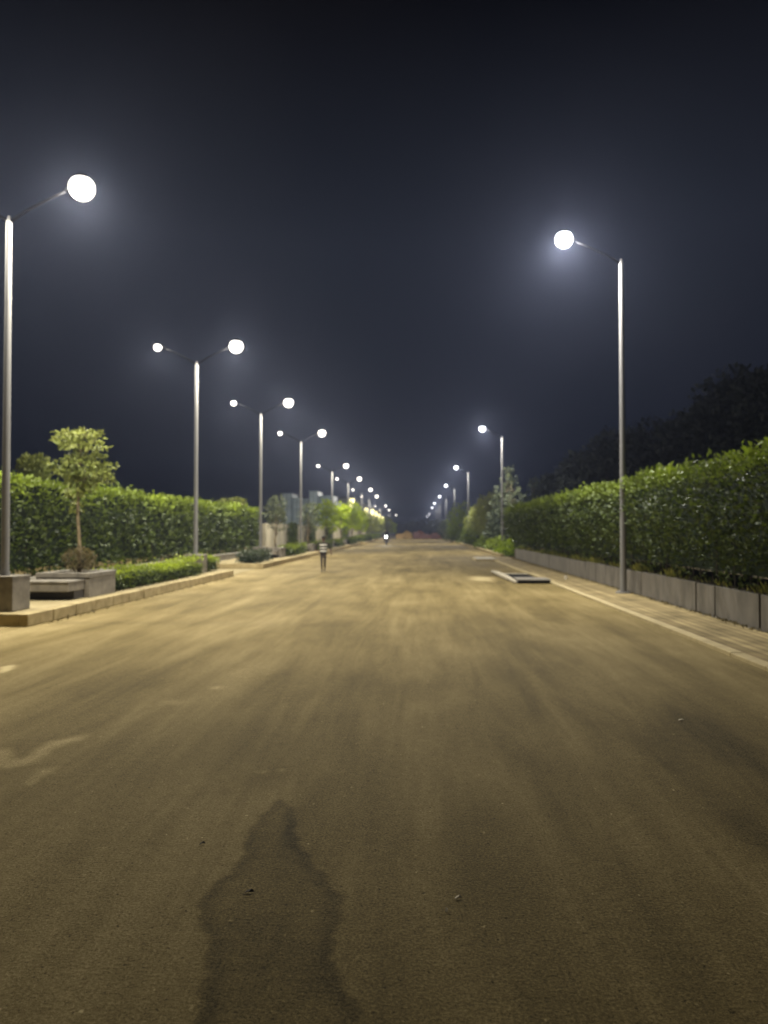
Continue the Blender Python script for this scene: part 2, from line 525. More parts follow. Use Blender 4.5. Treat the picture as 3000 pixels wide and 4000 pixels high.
# right edge: flush kerb line and a strip of long paving courses
def strip_material():
    m = bpy.data.materials.new("paving_courses")
    m.use_nodes = True
    t = m.node_tree; N = t.nodes; L = t.links
    b = N["Principled BSDF"]; b.inputs["Roughness"].default_value = 0.9; b.inputs["Specular IOR Level"].default_value = 0.08
    tcn = N.new("ShaderNodeTexCoord")
    mp = N.new("ShaderNodeMapping"); mp.inputs["Scale"].default_value = (1, 1, 1); mp.inputs["Rotation"].default_value = (0, 0, PI / 2)
    L.new(tcn.outputs["Object"], mp.inputs["Vector"])
    br = N.new("ShaderNodeTexBrick")
    br.inputs["Scale"].default_value = 1.0
    br.inputs["Brick Width"].default_value = 9.0
    br.inputs["Row Height"].default_value = 0.16
    br.inputs["Mortar Size"].default_value = 0.018
    br.inputs["Color1"].default_value = (0.29, 0.228, 0.108, 1)
    br.inputs["Color2"].default_value = (0.185, 0.143, 0.066, 1)
    br.inputs["Mortar"].default_value = (0.13, 0.095, 0.05, 1)
    L.new(mp.outputs["Vector"], br.inputs["Vector"])
    nn = N.new("ShaderNodeTexNoise"); nn.inputs["Scale"].default_value = 1.4; nn.inputs["Detail"].default_value = 7
    L.new(tcn.outputs["Object"], nn.inputs["Vector"])
    mx = N.new("ShaderNodeMix"); mx.data_type = 'RGBA'; mx.blend_type = 'MULTIPLY'
    mx.inputs[0].default_value = 1.0
    rr = N.new("ShaderNodeValToRGB"); rr.color_ramp.elements[0].position = 0.3; rr.color_ramp.elements[0].color = (0.6, 0.6, 0.6, 1)
    rr.color_ramp.elements[1].position = 0.65; rr.color_ramp.elements[1].color = (1.2, 1.2, 1.2, 1)
    L.new(nn.outputs["Fac"], rr.inputs["Fac"])
    L.new(br.outputs["Color"], mx.inputs[6]); L.new(rr.outputs["Color"], mx.inputs[7])
    L.new(mx.outputs[2], b.inputs["Base Color"])
    return m
k = MB()
y = -6.0
while y < 46:
    k.box(RR, RR + 0.17, y, y + 0.99, -0.01, 0.05 + random.uniform(-0.004, 0.004)); y += 1.0
structure("kerb", k, mat("edge_stone", (0.35, 0.285, 0.15), 0.85, 0.08, noise=0.15, nscale=5), bevel=0.01)
p = MB(); p.box(RR + 0.175, 5.28, -6, 46, -0.008, 0.044)
structure("pavement", p, strip_material())
k = MB()
y = 46.2
while y < ROAD_END:
    k.box(RR + 0.9 - 0.006 * min(y - 46, 60), RR + 1.15 - 0.006 * min(y - 46, 60), y, y + 1.98, -0.01, 0.2); y += 2.0
structure("kerb", k, KERB, bevel=0.02)

# ------------------------------------------------------------------ street lamps
def lamp_head(parent, x, z, sgn, lens, k=1.0):
    """housing, glowing lens (its sub-part) and the lamp's own light"""
    h = MB()
    h.ellip((x, 0, z + 0.15 * k), (0.15 * k, 0.15 * k, 0.085 * k), 18, 8, -0.1, 1.0)
    h.tube([(x - sgn * 0.32, 0, z - 0.06), (x - sgn * 0.21 * k, 0, z + 0.06), (x - sgn * 0.08 * k, 0, z + 0.20 * k)], 0.028, 8)
    ho = h.build("lamp_head", HOUSING, parent, smooth=True)
    l = MB()
    l.ellip((x, 0, z - 0.01), (0.225 * k, 0.215 * k, 0.22 * k), 24, 16, -1.0, 0.9)
    l.build("lens", lens, ho, smooth=True)
    return ho

def add_light(name, loc, power, color, parent):
    """cut-off luminaire: nearly all of the light goes below the horizontal, a little strays through the bowl"""
    st = bpy.data.lights.new("stray_light", 'POINT')
    st.energy = power * 0.25; st.color = color; st.shadow_soft_size = 0.12
    so = bpy.data.objects.new("stray_light", st); COL.objects.link(so)
    so.parent = parent; so.location = loc
    ld = bpy.data.lights.new(name, 'SPOT')
    ld.spot_size = math.radians(164); ld.spot_blend = 0.75
    ld.energy = power
    ld.color = color
    ld.shadow_soft_size = 0.12
    o = bpy.data.objects.new(name, ld)
    COL.objects.link(o)
    o.parent = parent
    o.location = loc
    return o

NUM = ["first", "second", "third", "fourth", "fifth", "sixth", "seventh", "eighth", "ninth", "tenth", "eleventh", "twelfth"]

def twin_lamp():
    r = empty("street_lamp", (0, 0, 0))
    pl = MB()
    pl.tube([(0, 0, 0.2), (0, 0, 3.0), (0, 0, 7.0), (0, 0, 7.13)], [0.072, 0.064, 0.050, 0.025], 16)
    pl.tube([(0, 0, 0.2), (0, 0, 0.88)], 0.085, 16)
    pl.build("pole", STEEL, r, smooth=False)
    for s in (-1, 1):
        a = MB(); a.tube([(0, 0, 7.02), (s * 0.35, 0, 7.24), (s * 0.8, 0, 7.46), (s * 1.0, 0, 7.54)], [0.032, 0.03, 0.026, 0.024], 8)
        a.build("arm", HOUSING, r, smooth=True)
        lamp_head(r, s * 1.3, 7.61, s, LENS_L, 1.0 if s > 0 else 0.55)
    return r

def single_lamp():
    r = empty("street_lamp", (0, 0, 0))
    pl = MB()
    pl.tube([(0, 0, 0), (0, 0, 3.0), (0, 0, 8.3), (0, 0, 8.42)], [0.080, 0.070, 0.052, 0.025], 16)
    pl.build("pole", STEEL, r)
    fl = MB(); fl.tube([(0, 0, 0.045), (0, 0, 0.075)], 0.19, 20)
    for k_ in range(4):
        an = PI / 4 + k_ * PI / 2
        fl.tube([(0.14 * math.cos(an), 0.14 * math.sin(an), 0.07), (0.14 * math.cos(an), 0.14 * math.sin(an), 0.11)], 0.018, 6)
    fl.build("base_plate", STEEL, r)
    a = MB(); a.tube([(0, 0, 8.3), (-0.35, 0, 8.52), (-0.8, 0, 8.74), (-1.1, 0, 8.86)], [0.034, 0.032, 0.028, 0.026], 8)
    a.build("arm", HOUSING, r, smooth=True)
    lamp_head(r, -1.42, 8.95, -1, LENS_R)
    return r

LP = [(13.07, 22), (24.67, 765), (35.7, 1018), (47.0, 1175), (71, 1297), (89, 1360), (113, 1413), (135, 1442), (188, 1486), (225, 1502), (300, 1534)]
twin = None
GRP_L = "twin lamp posts along the planted pavement"
lampL = []
for i, (D, px) in enumerate(LP):
    p = at(px, 2000, D)
    o = twin_lamp() if i == 0 else copy_tree(twin, loc=(0, 0, 0))
    if i == 0: twin = o
    o.location = (p.x, D, 0)
    extra = ["standing on the granite block at the kerb's end", "on the block beside the clipped box hedge",
             "behind the dark shrub past the driveway opening", "in front of the pale blue shed"]
    tag(o, "twin-arm lamp post, %s of its row%s" % (NUM[i], ", " + extra[i] if i < 4 else " along the planted pavement"), "street lamp", GRP_L)
    lampL.append((p.x, D))

SPr = [(19.4, 2195), (55.6, 1885), (90, 1782), (126, 1742), (167, 1717), (208, 1697), (248, 1688), (345, 1677), (400, 1668)]
GRP_R = "single lamp posts along the wall and shrubs"
single = None
lampR = []
for i, (D, px) in enumerate(SPr):
    p = at(px, 2000, D)
    x = p.x + 1.42
    o = single_lamp() if i == 0 else copy_tree(single, loc=(0, 0, 0))
    if i == 0: single = o
    if i == 0: x = 5.08
    o.location = (x, D, 0)
    ex = ["in front of the granite planter wall", "in the shrubs beyond the wall"]
    tag(o, "single-arm lamp post, %s on the granite wall's side%s" % (NUM[i], ", " + ex[i] if i < 2 else " down the road"), "street lamp", GRP_R)
    lampR.append((x, D))

# the light each lamp gives (kept with its own post)
posts = [o for o in COL.objects if o.name.startswith("street_lamp") and o.type == 'EMPTY']
for o in posts:
    if o["group"] == GRP_L:
        for s in (-1, 1):
            if o.location.y < 200:
                add_light("lamp_light", (s * 1.3, 0, 7.56), LEFT_W * (1.0 if s > 0 else 0.55), (1.0, 0.945, 0.82), o)
    else:
        if o.location.y < 260:
            add_light("lamp_light", (-1.42, 0, 8.90), RIGHT_W, (1.0, 0.97, 0.93), o)

# granite blocks round the first twin posts
blk = None
for i in (0, 1, 2, 3, 4, 5):
    x, D = lampL[i]
    if blk is None:
        b = MB(); b.box(-0.3, 0.3, -0.3, 0.3, 0, 0.56)
        blk = b.build("granite_block", GRANITE, bevel=0.012)
        cp = MB(); cp.box(-0.31, 0.31, -0.31, 0.31, 0.561, 0.60); cp.build("capping", GRANITE, blk, bevel=0.008)
        o = blk
    else:
        o = copy_tree(blk)
    o.location = (x, D, KZ)
    tag(o, ["square grey granite block round the lamp post at the kerb's end", "square grey granite block between the box hedge and a small bush",
            "granite block half hidden by the dark shrub past the driveway", "granite block of the fourth twin lamp post, before the shed",
            "granite block of the fifth twin lamp post", "granite block of the sixth twin lamp post"][i], "stone block", "granite blocks round the lamp posts")

# ------------------------------------------------------------------ benches and planters
def planter(x0, x1, y0, y1):
    r = empty("planter", ((x0 + x1) / 2, (y0 + y1) / 2, KZ))
    w2, d2 = (x1 - x0) / 2, (y1 - y0) / 2
    b = MB()
    t_ = 0.14
    b.box(-w2, w2, -d2, -d2 + t_, 0, 0.40); b.box(-w2, w2, d2 - t_, d2, 0, 0.40)
    b.box(-w2, -w2 + t_, -d2 + t_ + .002, d2 - t_ - .002, 0, 0.40); b.box(w2 - t_, w2, -d2 + t_ + .002, d2 - t_ - .002, 0, 0.40)
    b.build("wall", GRANITE, r, bevel=0.006)
    c = MB()
    s = 0.015
    for q in ((-w2 - s, w2 + s, -d2 - s, -d2 + t_ + s), (-w2 - s, w2 + s, d2 - t_ - s, d2 + s)):
        c.box(*q, 0.402, 0.50)
    for q in ((-w2 - s, -w2 + t_ + s), (w2 - t_ - s, w2 + s)):
        c.box(*q, -d2 + t_ + s + .002, d2 - t_ - s - .002, 0.402, 0.50)
    c.build("capping", GRANITE, r, bevel=0.008)
    so = MB(); so.box(-w2 + t_ + .002, w2 - t_ - .002, -d2 + t_ + .002, d2 - t_ - .002, 0, 0.42); so.build("soil", SOIL, r)
    return r

def bench(x0, x1, y0, y1):
    r = empty("bench", ((x0 + x1) / 2, (y0 + y1) / 2, KZ))
    w2, d2 = (x1 - x0) / 2, (y1 - y0) / 2
    b = MB(); b.box(-w2, w2, -d2, d2, 0.17, 0.335); b.build("seat", GRANITE, r, bevel=0.008)
    b = MB(); b.box(-w2 - 0.01, w2 + 0.01, -d2 - 0.01, d2, 0.337, 0.375); b.build("seat_top", GRANITE, r, bevel=0.008)
    b = MB(); b.box(-w2 + 0.12, w2 - 0.02, -d2 + 0.30, d2, 0.0, 0.168); b.build("plinth", mat("plinth_shade", (0.05, 0.045, 0.04), 0.7), r)  # plinth colour darkened to paint in the shade under the seat
    return r

PL = [(15.6, 16.95), (38.9, 40.3), (50.3, 51.7), (62.3, 63.7), (73.5, 74.9)]
pl0 = planter(-7.92, -6.80, 15.6, 16.95)
bn0 = bench(-7.95, -6.90, 14.85, 15.59)
plab = ["granite planter with the young tree standing in it, by the kerb", "granite planter past the driveway opening, with a thin tree",
        "granite planter past the fourth twin lamp post", "granite planter before the fifth twin lamp post", "granite planter past the fifth twin lamp post"]
blab = ["granite bench on a recessed plinth against the planter of the young tree", "granite bench beyond the driveway opening, shaded underneath",
        "granite bench past the fourth twin lamp post", "granite bench before the fifth twin lamp post", "granite bench past the fifth twin lamp post"]
for i, (a_, b_) in enumerate(PL):
    if i:
        p_ = copy_tree(pl0); q_ = copy_tree(bn0)
        dx = -0.15
        p_.location = (-7.45 + dx, (a_ + b_) / 2, KZ); q_.location = (-7.51 + dx, a_ - 0.38, KZ)
    else:
        p_, q_ = pl0, bn0
    tag(p_, plab[i], "planter", "granite tree planters")
    tag(q_, blab[i], "bench", "granite benches")

# low border walls in front of the left hedge
def low_wall(x, y0, y1, z0, z1, label):
    b = MB()
    y = y0
    while y < y1:
        e = min(y + 1.2, y1)
        b.box(x - 0.14, x + 0.14, y, e - 0.008, z0, z1 - 0.05); y = e
    r = b.build("border_wall", GRANITE)
    c = MB(); c.box(x - 0.17, x + 0.17, y0 - 0.02, y1, z1 - 0.048, z1); c.build("coping", GRANITE, r, bevel=0.01)
    tag(r, label, "low wall", "low granite border walls")
    return r
low_wall(-9.24, 13.0, 47.5, 0.0, 0.48, "low grey granite border wall along the foot of the long clipped hedge")
low_wall(-9.24, 51.0, 84.0, 0.0, 0.40, "low grey granite border wall below the beige boundary wall")

# ------------------------------------------------------------------ hedges
def hedge(name, y0, y1, front, depth, z0, z1, side, label, cat, lm, dens=1.0, leaf=0.10, group=None, lean=0.0, top_light=0.85, stems=True, rough=0.10, topband=0.55, ends=True, gap=0.25, base=0.05):
    """clipped hedge running along the road. side=+1: its face looks to +x (left hedge), -1: looks to -x"""
    xf = front
    r = empty(name, (xf - side * depth / 2, (y0 + y1) / 2, 0), label, cat, group)
    ox, oy = r.location.x, r.location.y
    # woody core
    c = MB()
    ny_ = max(2, int((y1 - y0) / 0.5)); nz_ = 6
    ins = 0.16 if depth > 0.8 else 0.10
    zb = z0 + (z1 - z0) * 0.10
    c.box(min(xf - side * ins, xf - side * (depth - ins)) - ox, max(xf - side * ins, xf - side * (depth - ins)) - ox, y0 + ins - oy, y1 - ins - oy, zb, z1 - ins)
    c.build("twigs", CORE, r)
    Ps = []; Ns = []; Sz = []
    def scatter(n, fx, fy, fz, nrm, dist):
        P = np.stack([fx(n), fy(n), fz(n)], 1)
        Ps.append(P); Ns.append(np.tile(np.array(nrm, float), (n, 1))); Sz.append(np.full(n, dist))
    # cut in lengths, each with its own density
    y = y0
    while y < y1:
        e = min(y + 3.0, y1)
        D = max(10.0, (y + e) / 2)
        sz = leaf * max(1.0, (D / 15.0) ** 0.55)
        per = dens * 3.2 / (sz * sz)
        ln = e - y
        H = z1 - z0
        n = int(ln * H * per)
        scatter(n, lambda n: xf - side * RNG.uniform(0, 0.30, n) ** 1.0, lambda n: RNG.uniform(y, e, n), lambda n: RNG.uniform(z0, z1, n), (side, 0, 0), sz)
        n = int(ln * depth * per * 0.8)
        scatter(n, lambda n: xf - side * RNG.uniform(0, depth, n), lambda n: RNG.uniform(y, e, n), lambda n: z1 - RNG.uniform(0, 0.22, n), (0, 0, 1), sz)
        n = int(ln * H * per * 0.25)
        scatter(n, lambda n: xf - side * (depth - RNG.uniform(0, 0.2, n)), lambda n: RNG.uniform(y, e, n), lambda n: RNG.uniform(z0, z1, n), (-side, 0, 0), sz * 1.3)
        y = e
    if ends:
        for (ye, sg) in ((y0, -1), (y1, 1)):
            D = max(10.0, ye); sz = leaf * max(1.0, (D / 15.0) ** 0.55)
            n = int(depth * (z1 - z0) * dens * 3.2 / (sz * sz))
            scatter(n, lambda n: xf - side * RNG.uniform(0, depth, n), lambda n: ye - sg * RNG.uniform(0, 0.25, n), lambda n: RNG.uniform(z0, z1, n), (0, sg, 0), sz)
    P = np.concatenate(Ps); N_ = np.concatenate(Ns); S_ = np.concatenate(Sz)
    # billows
    bil = snoise(P, 1.9, 3.1) * 0.6 + snoise(P, 5.0, 1.2) * 0.5
    hz = (P[:, 2] - z0) / (z1 - z0)
    P = P + N_ * (bil * rough)[:, None]
    P[:, 0] += side * lean * np.clip((hz - 0.15) / 0.5, 0, 1)
    P[:, 2] += np.where(hz > 0.8, snoise(P, 0.9, 9.0) * 0.09 + snoise(P, 3.2, 5.0) * 0.05, 0)
    P[:, 2] += np.where((hz > 0.93) & (RNG.uniform(0, 1, len(P)) < 0.10), RNG.uniform(0, 0.16, len(P)), 0)
    # bare gaps near the foot
    keep = (hz > 0.16) | (RNG.uniform(0, 1, len(P)) < gap + 0.35 * (snoise(P, 1.1, 4.0) + 1) / 2)
    if not stems: keep[:] = True
    # darker holes
    keep &= ~((snoise(P, 4.2, 7.7) > 0.62) & (hz < 0.85) & (RNG.uniform(0, 1, len(P)) < 0.85))
    P, N_, S_, hz = P[keep], N_[keep], S_[keep], hz[keep]
    tone = base + 0.08 * snoise(P, 2.3, 2.0) + RNG.uniform(-0.08, 0.20, len(P)) + np.clip((hz - (1 - topband * 0.4)) / (topband * 0.4), 0, 1) * top_light * (0.8 + 0.5 * snoise(P, 1.3, 6))  # lamplight painted into the leaf tone: lime towards the hedge top
    P = P - np.array([ox, oy, 0])
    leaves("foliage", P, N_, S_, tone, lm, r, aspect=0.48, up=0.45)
    if stems:
        s = MB()
        yy = y0 + 0.2
        while yy < min(y1, 40):
            xx = xf - side * random.uniform(0.12, 0.4)
            s.tube([(xx - ox, yy - oy, 0.0), (xx - ox + random.uniform(-.05, .05), yy - oy + random.uniform(-.08, .08), z0 + 0.8)], [0.018, 0.012], 6)
            yy += random.uniform(0.25, 0.5)
        so = s.build("stems", BARK_DARK, r)
        so["kind"] = "stuff"
    return r

hedge("hedge", 8.5, 45.5, 5.42, 1.5, 0.62, 2.84, -1, "tall clipped hedge with glossy leaves behind the granite retaining wall", "hedge", LEAF_HEDGE, dens=1.0, leaf=0.10, lean=0.42, base=0.12, top_light=0.62)
hedge("hedge", 14.6, 45.4, -9.45, 1.6, 0.42, 2.88, 1, "long tall clipped hedge behind the low border wall, lamplight painted light green on top", "hedge", LEAF_HEDGE, dens=0.9, leaf=0.11, lean=0.05, gap=0.85, topband=0.8, base=0.10)

def box_hedge(y0, y1, x=-6.78, w_=0.8, h=0.41, label="", lm=None, top_light=1.15):
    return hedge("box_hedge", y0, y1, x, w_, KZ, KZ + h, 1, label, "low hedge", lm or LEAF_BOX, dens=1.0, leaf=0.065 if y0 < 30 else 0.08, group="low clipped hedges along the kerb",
                 top_light=top_light, stems=False, rough=0.07, topband=1.1)
box_hedge(17.2, 24.05, label="low clipped hedge with lamplight painted lime green on top between the first planter and the lamp's granite block")
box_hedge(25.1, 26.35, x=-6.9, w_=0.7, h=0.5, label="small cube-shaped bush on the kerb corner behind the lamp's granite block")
box_hedge(32.0, 34.9, x=-6.75, w_=1.0, h=0.42, lm=LEAF_GREY, top_light=0.2, label="dull grey-green low shrub at the corner past the driveway opening")
box_hedge(41.0, 47.4, x=-6.9, h=0.45, label="low clipped hedge between the second planter and the fourth twin lamp post", top_light=0.45)
box_hedge(52.2, 61.0, x=-6.9, h=0.45, label="low clipped hedge after the third planter", top_light=0.35)
box_hedge(64.2, 70.2, x=-6.9, h=0.45, label="low clipped hedge after the fourth planter", top_light=0.35)
box_hedge(75.5, 85.5, x=-6.9, h=0.5, label="low clipped hedge after the fifth planter", top_light=0.3)
box_hedge(91.0, 108.0, x=-6.9, h=0.6, label="low hedge beyond the second opening in the pavement", top_light=0.3)
box_hedge(112.0, 140.0, x=-6.9, h=0.6, label="last low hedge before the road's end", top_light=0.3)

# ------------------------------------------------------------------ right retaining wall with joints and weeds
b = MB()
joints = [7.0, 9.2, 10.6, 12.32, 14.15, 15.1, 18.75, 20.4, 22.3, 23.6, 24.9, 27.6, 30.2, 31.9, 35.0, 37.4, 40.3, 41.4, 42.9]
for a_, c_ in zip(joints[:-1], joints[1:]):
    o_ = random.uniform(-0.006, 0.006)
    b.box(5.33 + o_, 5.42, a_ + 0.032, c_ - 0.032, 0.0, 0.60 + random.uniform(-0.008, 0.008))
wall_r = b.build("planter_wall", GRANITE_W, bevel=0.006)
bk = MB(); bk.box(5.425, 5.60, 7.0, 42.9, -0.005, 0.57); bk.build("backing", DARKPIT, wall_r)
tag(wall_r, "long low wall of grey granite slabs below the tall hedge", "retaining wall")
sl = MB(); sl.box(5.605, 12.0, 6.5, 45.5, -0.006, 0.50); structure("soil_bed", sl, SOIL)

# weeds on the wall top (uncountable)
n = 9000
yy = RNG.uniform(8.0, 43, n)
clump = snoise(np.stack([yy, yy * 0, yy * 0], 1), 2.6, 1.0) + 0.6 * snoise(np.stack([yy, yy * 0, yy * 0], 1), 7.0, 2.0)
kp = RNG.uniform(0, 1, n) < np.clip(0.10 + 0.75 * clump, 0.04, 1)
yy = yy[kp]; cl = clump[kp]
P = np.stack([5.38 + RNG.uniform(-0.03, 0.25, len(yy)), yy, np.full(len(yy), 0.585)], 1)
N_ = np.tile(np.array([-0.45, 0, 0.9]), (len(yy), 1))
wd = leaves("weeds", P, N_, 0.13 + 0.17 * np.clip(cl, 0, 1.3), RNG.uniform(0.1, 0.95, len(yy)), WEED, None, aspect=0.12, up=0.8, spread=0.5, kind="stuff")
wd["label"] = "straw coloured weeds growing along the top of the granite wall"

# dirt line at wall foot
n = 2600
P = np.stack([5.28 - np.abs(RNG.normal(0, 0.05, n)), RNG.uniform(7, 44, n), np.full(n, 0.047)], 1)
lt = leaves("leaf_litter", P, np.tile(np.array([0, 0, 0.1]), (n, 1)), 0.05, RNG.uniform(0, 0.6, n), LEAF_DRY, None, aspect=0.5, up=0.1, kind="stuff")
lt["label"] = "dry leaf litter gathered along the foot of the granite wall"

n = 900
yk = RNG.uniform(12.9, 60, n)
kp = ~((yk > 26.8) & (yk < 32.1)); yk = yk[kp]
P = np.stack([RL + 0.03 + np.abs(RNG.normal(0, 0.10, len(yk))), yk, np.full(len(yk), 0.006)], 1)
lk = leaves("leaf_litter", P, np.tile(np.array([0, 0, 0.1]), (len(yk), 1)), 0.05, RNG.uniform(0, 0.7, len(yk)), LEAF_DRY, None, aspect=0.5, up=0.05, kind="stuff")
lk["label"] = "dry leaf litter lying on the road along the kerb of the planted pavement"

# ------------------------------------------------------------------ trees
def crown_points(blobs, n_total):
    vol = np.array([max(b[1]) ** 2 for b in blobs], float); vol /= vol.sum()
    Ps = []; Ns = []
    for (c, r), f in zip(blobs, vol):
        n = max(20, int(n_total * f))
        d = norm(RNG.normal(0, 1, (n, 3)))
        rad = RNG.uniform(0.45, 1.0, n) ** 0.6
        lump = 1 + 0.28 * snoise(d * 2.2, 1.3, c[0] * 3 + c[2])
        q = d * (rad * lump)[:, None] * np.array(r) + np.array(c)
        Ps.append(q); Ns.append(d)
    P = np.concatenate(Ps); N_ = np.concatenate(Ns)
    kp = snoise(P, 3.4, 2.2) < 0.45
    return P[kp], N_[kp]

def tree(name, base, trunk, limbs, blobs, n, leaf, lm, label, group=None, cat="tree", tr=0.05, tone0=0.3, tonev=0.35, aspect=0.5, bark=None, up=0.2, lz=0.35):
    r = empty(name, base, label, cat, group)
    t = MB()
    t.tube(trunk, [tr * (1 - 0.55 * i / max(1, len(trunk) - 1)) for i in range(len(trunk))], 10)
    tk = t.build("trunk", bark or BARK, r, smooth=True)
    if limbs:
        l = MB()
        for pts in limbs:
            l.tube(pts, [tr * 0.4, tr * 0.28, tr * 0.12][:len(pts)], 6)
        l.build("limbs", bark or BARK, tk, smooth=True)
    P, N_ = crown_points(blobs, n)
    zmin, zmax = P[:, 2].min(), P[:, 2].max()
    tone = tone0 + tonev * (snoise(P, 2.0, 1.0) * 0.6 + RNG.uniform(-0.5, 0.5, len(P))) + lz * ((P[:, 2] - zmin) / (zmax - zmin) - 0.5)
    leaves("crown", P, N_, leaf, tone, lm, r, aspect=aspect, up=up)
    return r

# young tree in the first planter: tiers of drooping compound leaves
base = Vector((-7.37, 16.28, KZ + 0.42))
tp = at(305, 1670, 16.28)
H = tp.z - base.z
blobs = []
def bl(px, py, rx, rz, ry=None):
    q = at(px, py, 16.28)
    s = 16.6 / 3000
    blobs.append(((q.x - base.x, random.uniform(-0.15, 0.15), q.z - base.z), (rx * s, (ry or rx * 0.8) * s, rz * s * 0.5)))
for a_ in [(250, 1690, 42, 16), (262, 1720, 50, 14), (300, 1700, 50, 20), (350, 1695, 52, 18), (385, 1715, 30, 14), (375, 1745, 42, 14), (300, 1740, 55, 16), (330, 1775, 60, 16),
           (290, 1790, 50, 14), (250, 1815, 42, 12), (330, 1815, 75, 16), (395, 1820, 45, 14), (275, 1845, 65, 14), (360, 1850, 70, 14), (420, 1845, 28, 12), (310, 1880, 60, 14), (400, 1872, 40, 12),
           (300, 1925, 40, 22), (340, 1905, 40, 16), (290, 1980, 28, 24)]:
    bl(*a_)
limbs = []
for c, r_ in blobs[:17]:
    zb = max(1.0, c[2] - 0.35)
    limbs.append([(0.02, 0, zb), (c[0] * 0.5, c[1] * 0.5, (zb + c[2]) / 2 + 0.05), c])
tree("young_tree", base, [(0.05, 0, 0), (0.04, 0.02, 0.6), (0.0, 0, 1.3), (0.02, -0.02, 2.0), (0.05, 0, 2.6), (0.05, 0, H - 0.2)], limbs, blobs, 1800, 0.12, LEAF_TREE,
     "young tree with a thin pale trunk and tiered leaves rising above the hedge", "street trees in planters", tr=0.042, tone0=0.45, lz=0.2, up=-0.25)
# dry undergrowth in the planter
r = empty("planter_shrub", base, "sparse brownish shrub round the foot of the young tree", "shrub")
n = 1300
d = norm(RNG.normal(0, 1, (n, 3))); q = d * (RNG.uniform(0.3, 1, n) ** 0.5)[:, None] * np.array([0.36, 0.3, 0.26]) + np.array([0.02, 0.05, 0.33])
leaves("foliage", q, d, 0.05, RNG.uniform(0, 0.7, n), LEAF_DRY, r, aspect=0.4)
s = MB()
for k_ in range(16):
    an = random.uniform(0, 2 * PI); e = (0.3 * math.cos(an), 0.25 * math.sin(an), random.uniform(0.3, 0.55))
    s.tube([(0.02 * math.cos(an), 0.02 * math.sin(an), 0), (e[0] * 0.5, e[1] * 0.5, e[2] * 0.6), e], [0.008, 0.006, 0.003], 5)
s.build("branches", BARK_DARK, r)

def simple_tree(name, px, D, z0, ytop, hw_px, ybot, lm, label, n=1500, leaf=0.14, group=None, tr=0.06, x=None, tone0=0.4, bark=None, shape="round", lz=0.4, nb=9):
    """tree measured from the photograph: crown between rows ytop..ybot, half width hw_px"""
    p = at(px, 2000, D)
    X = p.x if x is None else x
    s = D / 3000
    zt = at(px, ytop, D).z - z0; zb = max(0.1, at(px, ybot, D).z - z0)
    hw = hw_px * s
    bls = []
    for k_ in range(nb):
        if shape == "cone":
            f = (k_ + 0.5) / nb
            zc = zb + (zt - zb) * f
            rr = hw * (1.08 - f) * 0.85
            for j in range(3):
                an = k_ * 1.9 + j * 2.1
                bls.append(((rr * 0.5 * math.cos(an), rr * 0.5 * math.sin(an), zc), (rr * 0.75, rr * 0.75, (zt - zb) / nb * 0.55)))
        else:
            an = k_ * 2.39996
            f = (k_ + 0.5) / nb
            zc = zb + (zt - zb) * (0.22 + 0.6 * f)
            rr = hw * 0.62 * math.sqrt(1 - (1.4 * (f - 0.42)) ** 2) if abs(1.4 * (f - 0.42)) < 1 else 0.1
            rb = (hw * 0.5, hw * 0.5, (zt - zb) * 0.22)
            bls.append(((rr * math.cos(an) * 0.9, rr * math.sin(an) * 0.9, zc), rb))
    trunk = [(0, 0, 0), (random.uniform(-.05, .05), 0, zb * 0.6), (0, 0, zb), (0, 0, zb + (zt - zb) * 0.6)]
    lm_ = [[(0, 0, max(0.1, zb * 0.8)), (c[0] * 0.5, c[1] * 0.5, (c[2] + zb * 0.8) / 2), c] for c, _ in bls[::2]]
    return tree(name, (X, D, z0), trunk, lm_, bls, n, leaf, lm, label, group, tr=tr, tone0=tone0, bark=bark, lz=lz)

GT = "street trees in planters"
simple_tree("small_tree", 130, 27, 0, 1775, 60, 1900, LEAF_TREE, "small leafy tree behind the hedge, its top just over it near the first lamp post", n=1500, leaf=0.15)
simple_tree("small_tree", 905, 47, 0, 1945, 62, 2020, LEAF_TREE, "rounded treetop showing over the far end of the planted side's hedge", n=1500, leaf=0.18)
simple_tree("street_tree", 1078, 39.6, KZ + 0.4, 1935, 42, 2085, LEAF_GREY, "thin grey-green tree in the second planter, at the hedge's end", n=1100, leaf=0.13, group=GT, tr=0.05, tone0=0.5)
simple_tree("street_tree", 1205, 51, KZ + 0.4, 1960, 45, 2080, LEAF_GREY, "grey-green tree in the third planter before the blue shed", n=1200, leaf=0.15, group=GT, tone0=0.5)
for i, (px, D, yt, hw, yb, lm) in enumerate([(1275, 63, 1950, 50, 2085, LEAF_LIME), (1333, 74.2, 1965, 40, 2085, LEAF_LIME), (1375, 84, 1955, 36, 2075, LEAF_LIME),
                                             (1405, 97, 1990, 32, 2082, LEAF_LIME), (1432, 109, 2000, 26, 2082, LEAF_TREE), (1456, 123, 2010, 24, 2085, LEAF_TREE), (1482, 138, 2018, 22, 2085, LEAF_TREE),
                                             (1512, 165, 2018, 22, 2085, LEAF_TREE), (1532, 178, 2040, 14, 2082, LEAF_LIME)]):
    simple_tree("street_tree", px, D, KZ if D > 80 else KZ + 0.4, yt, hw, yb, lm,
                "bushy street tree, %s of the row beyond the blue shed's corner%s" % (NUM[i], ", lit lime green" if lm is LEAF_LIME else ""), n=1400, leaf=0.16 + D * 0.0012, group=GT, tone0=0.75, nb=7)

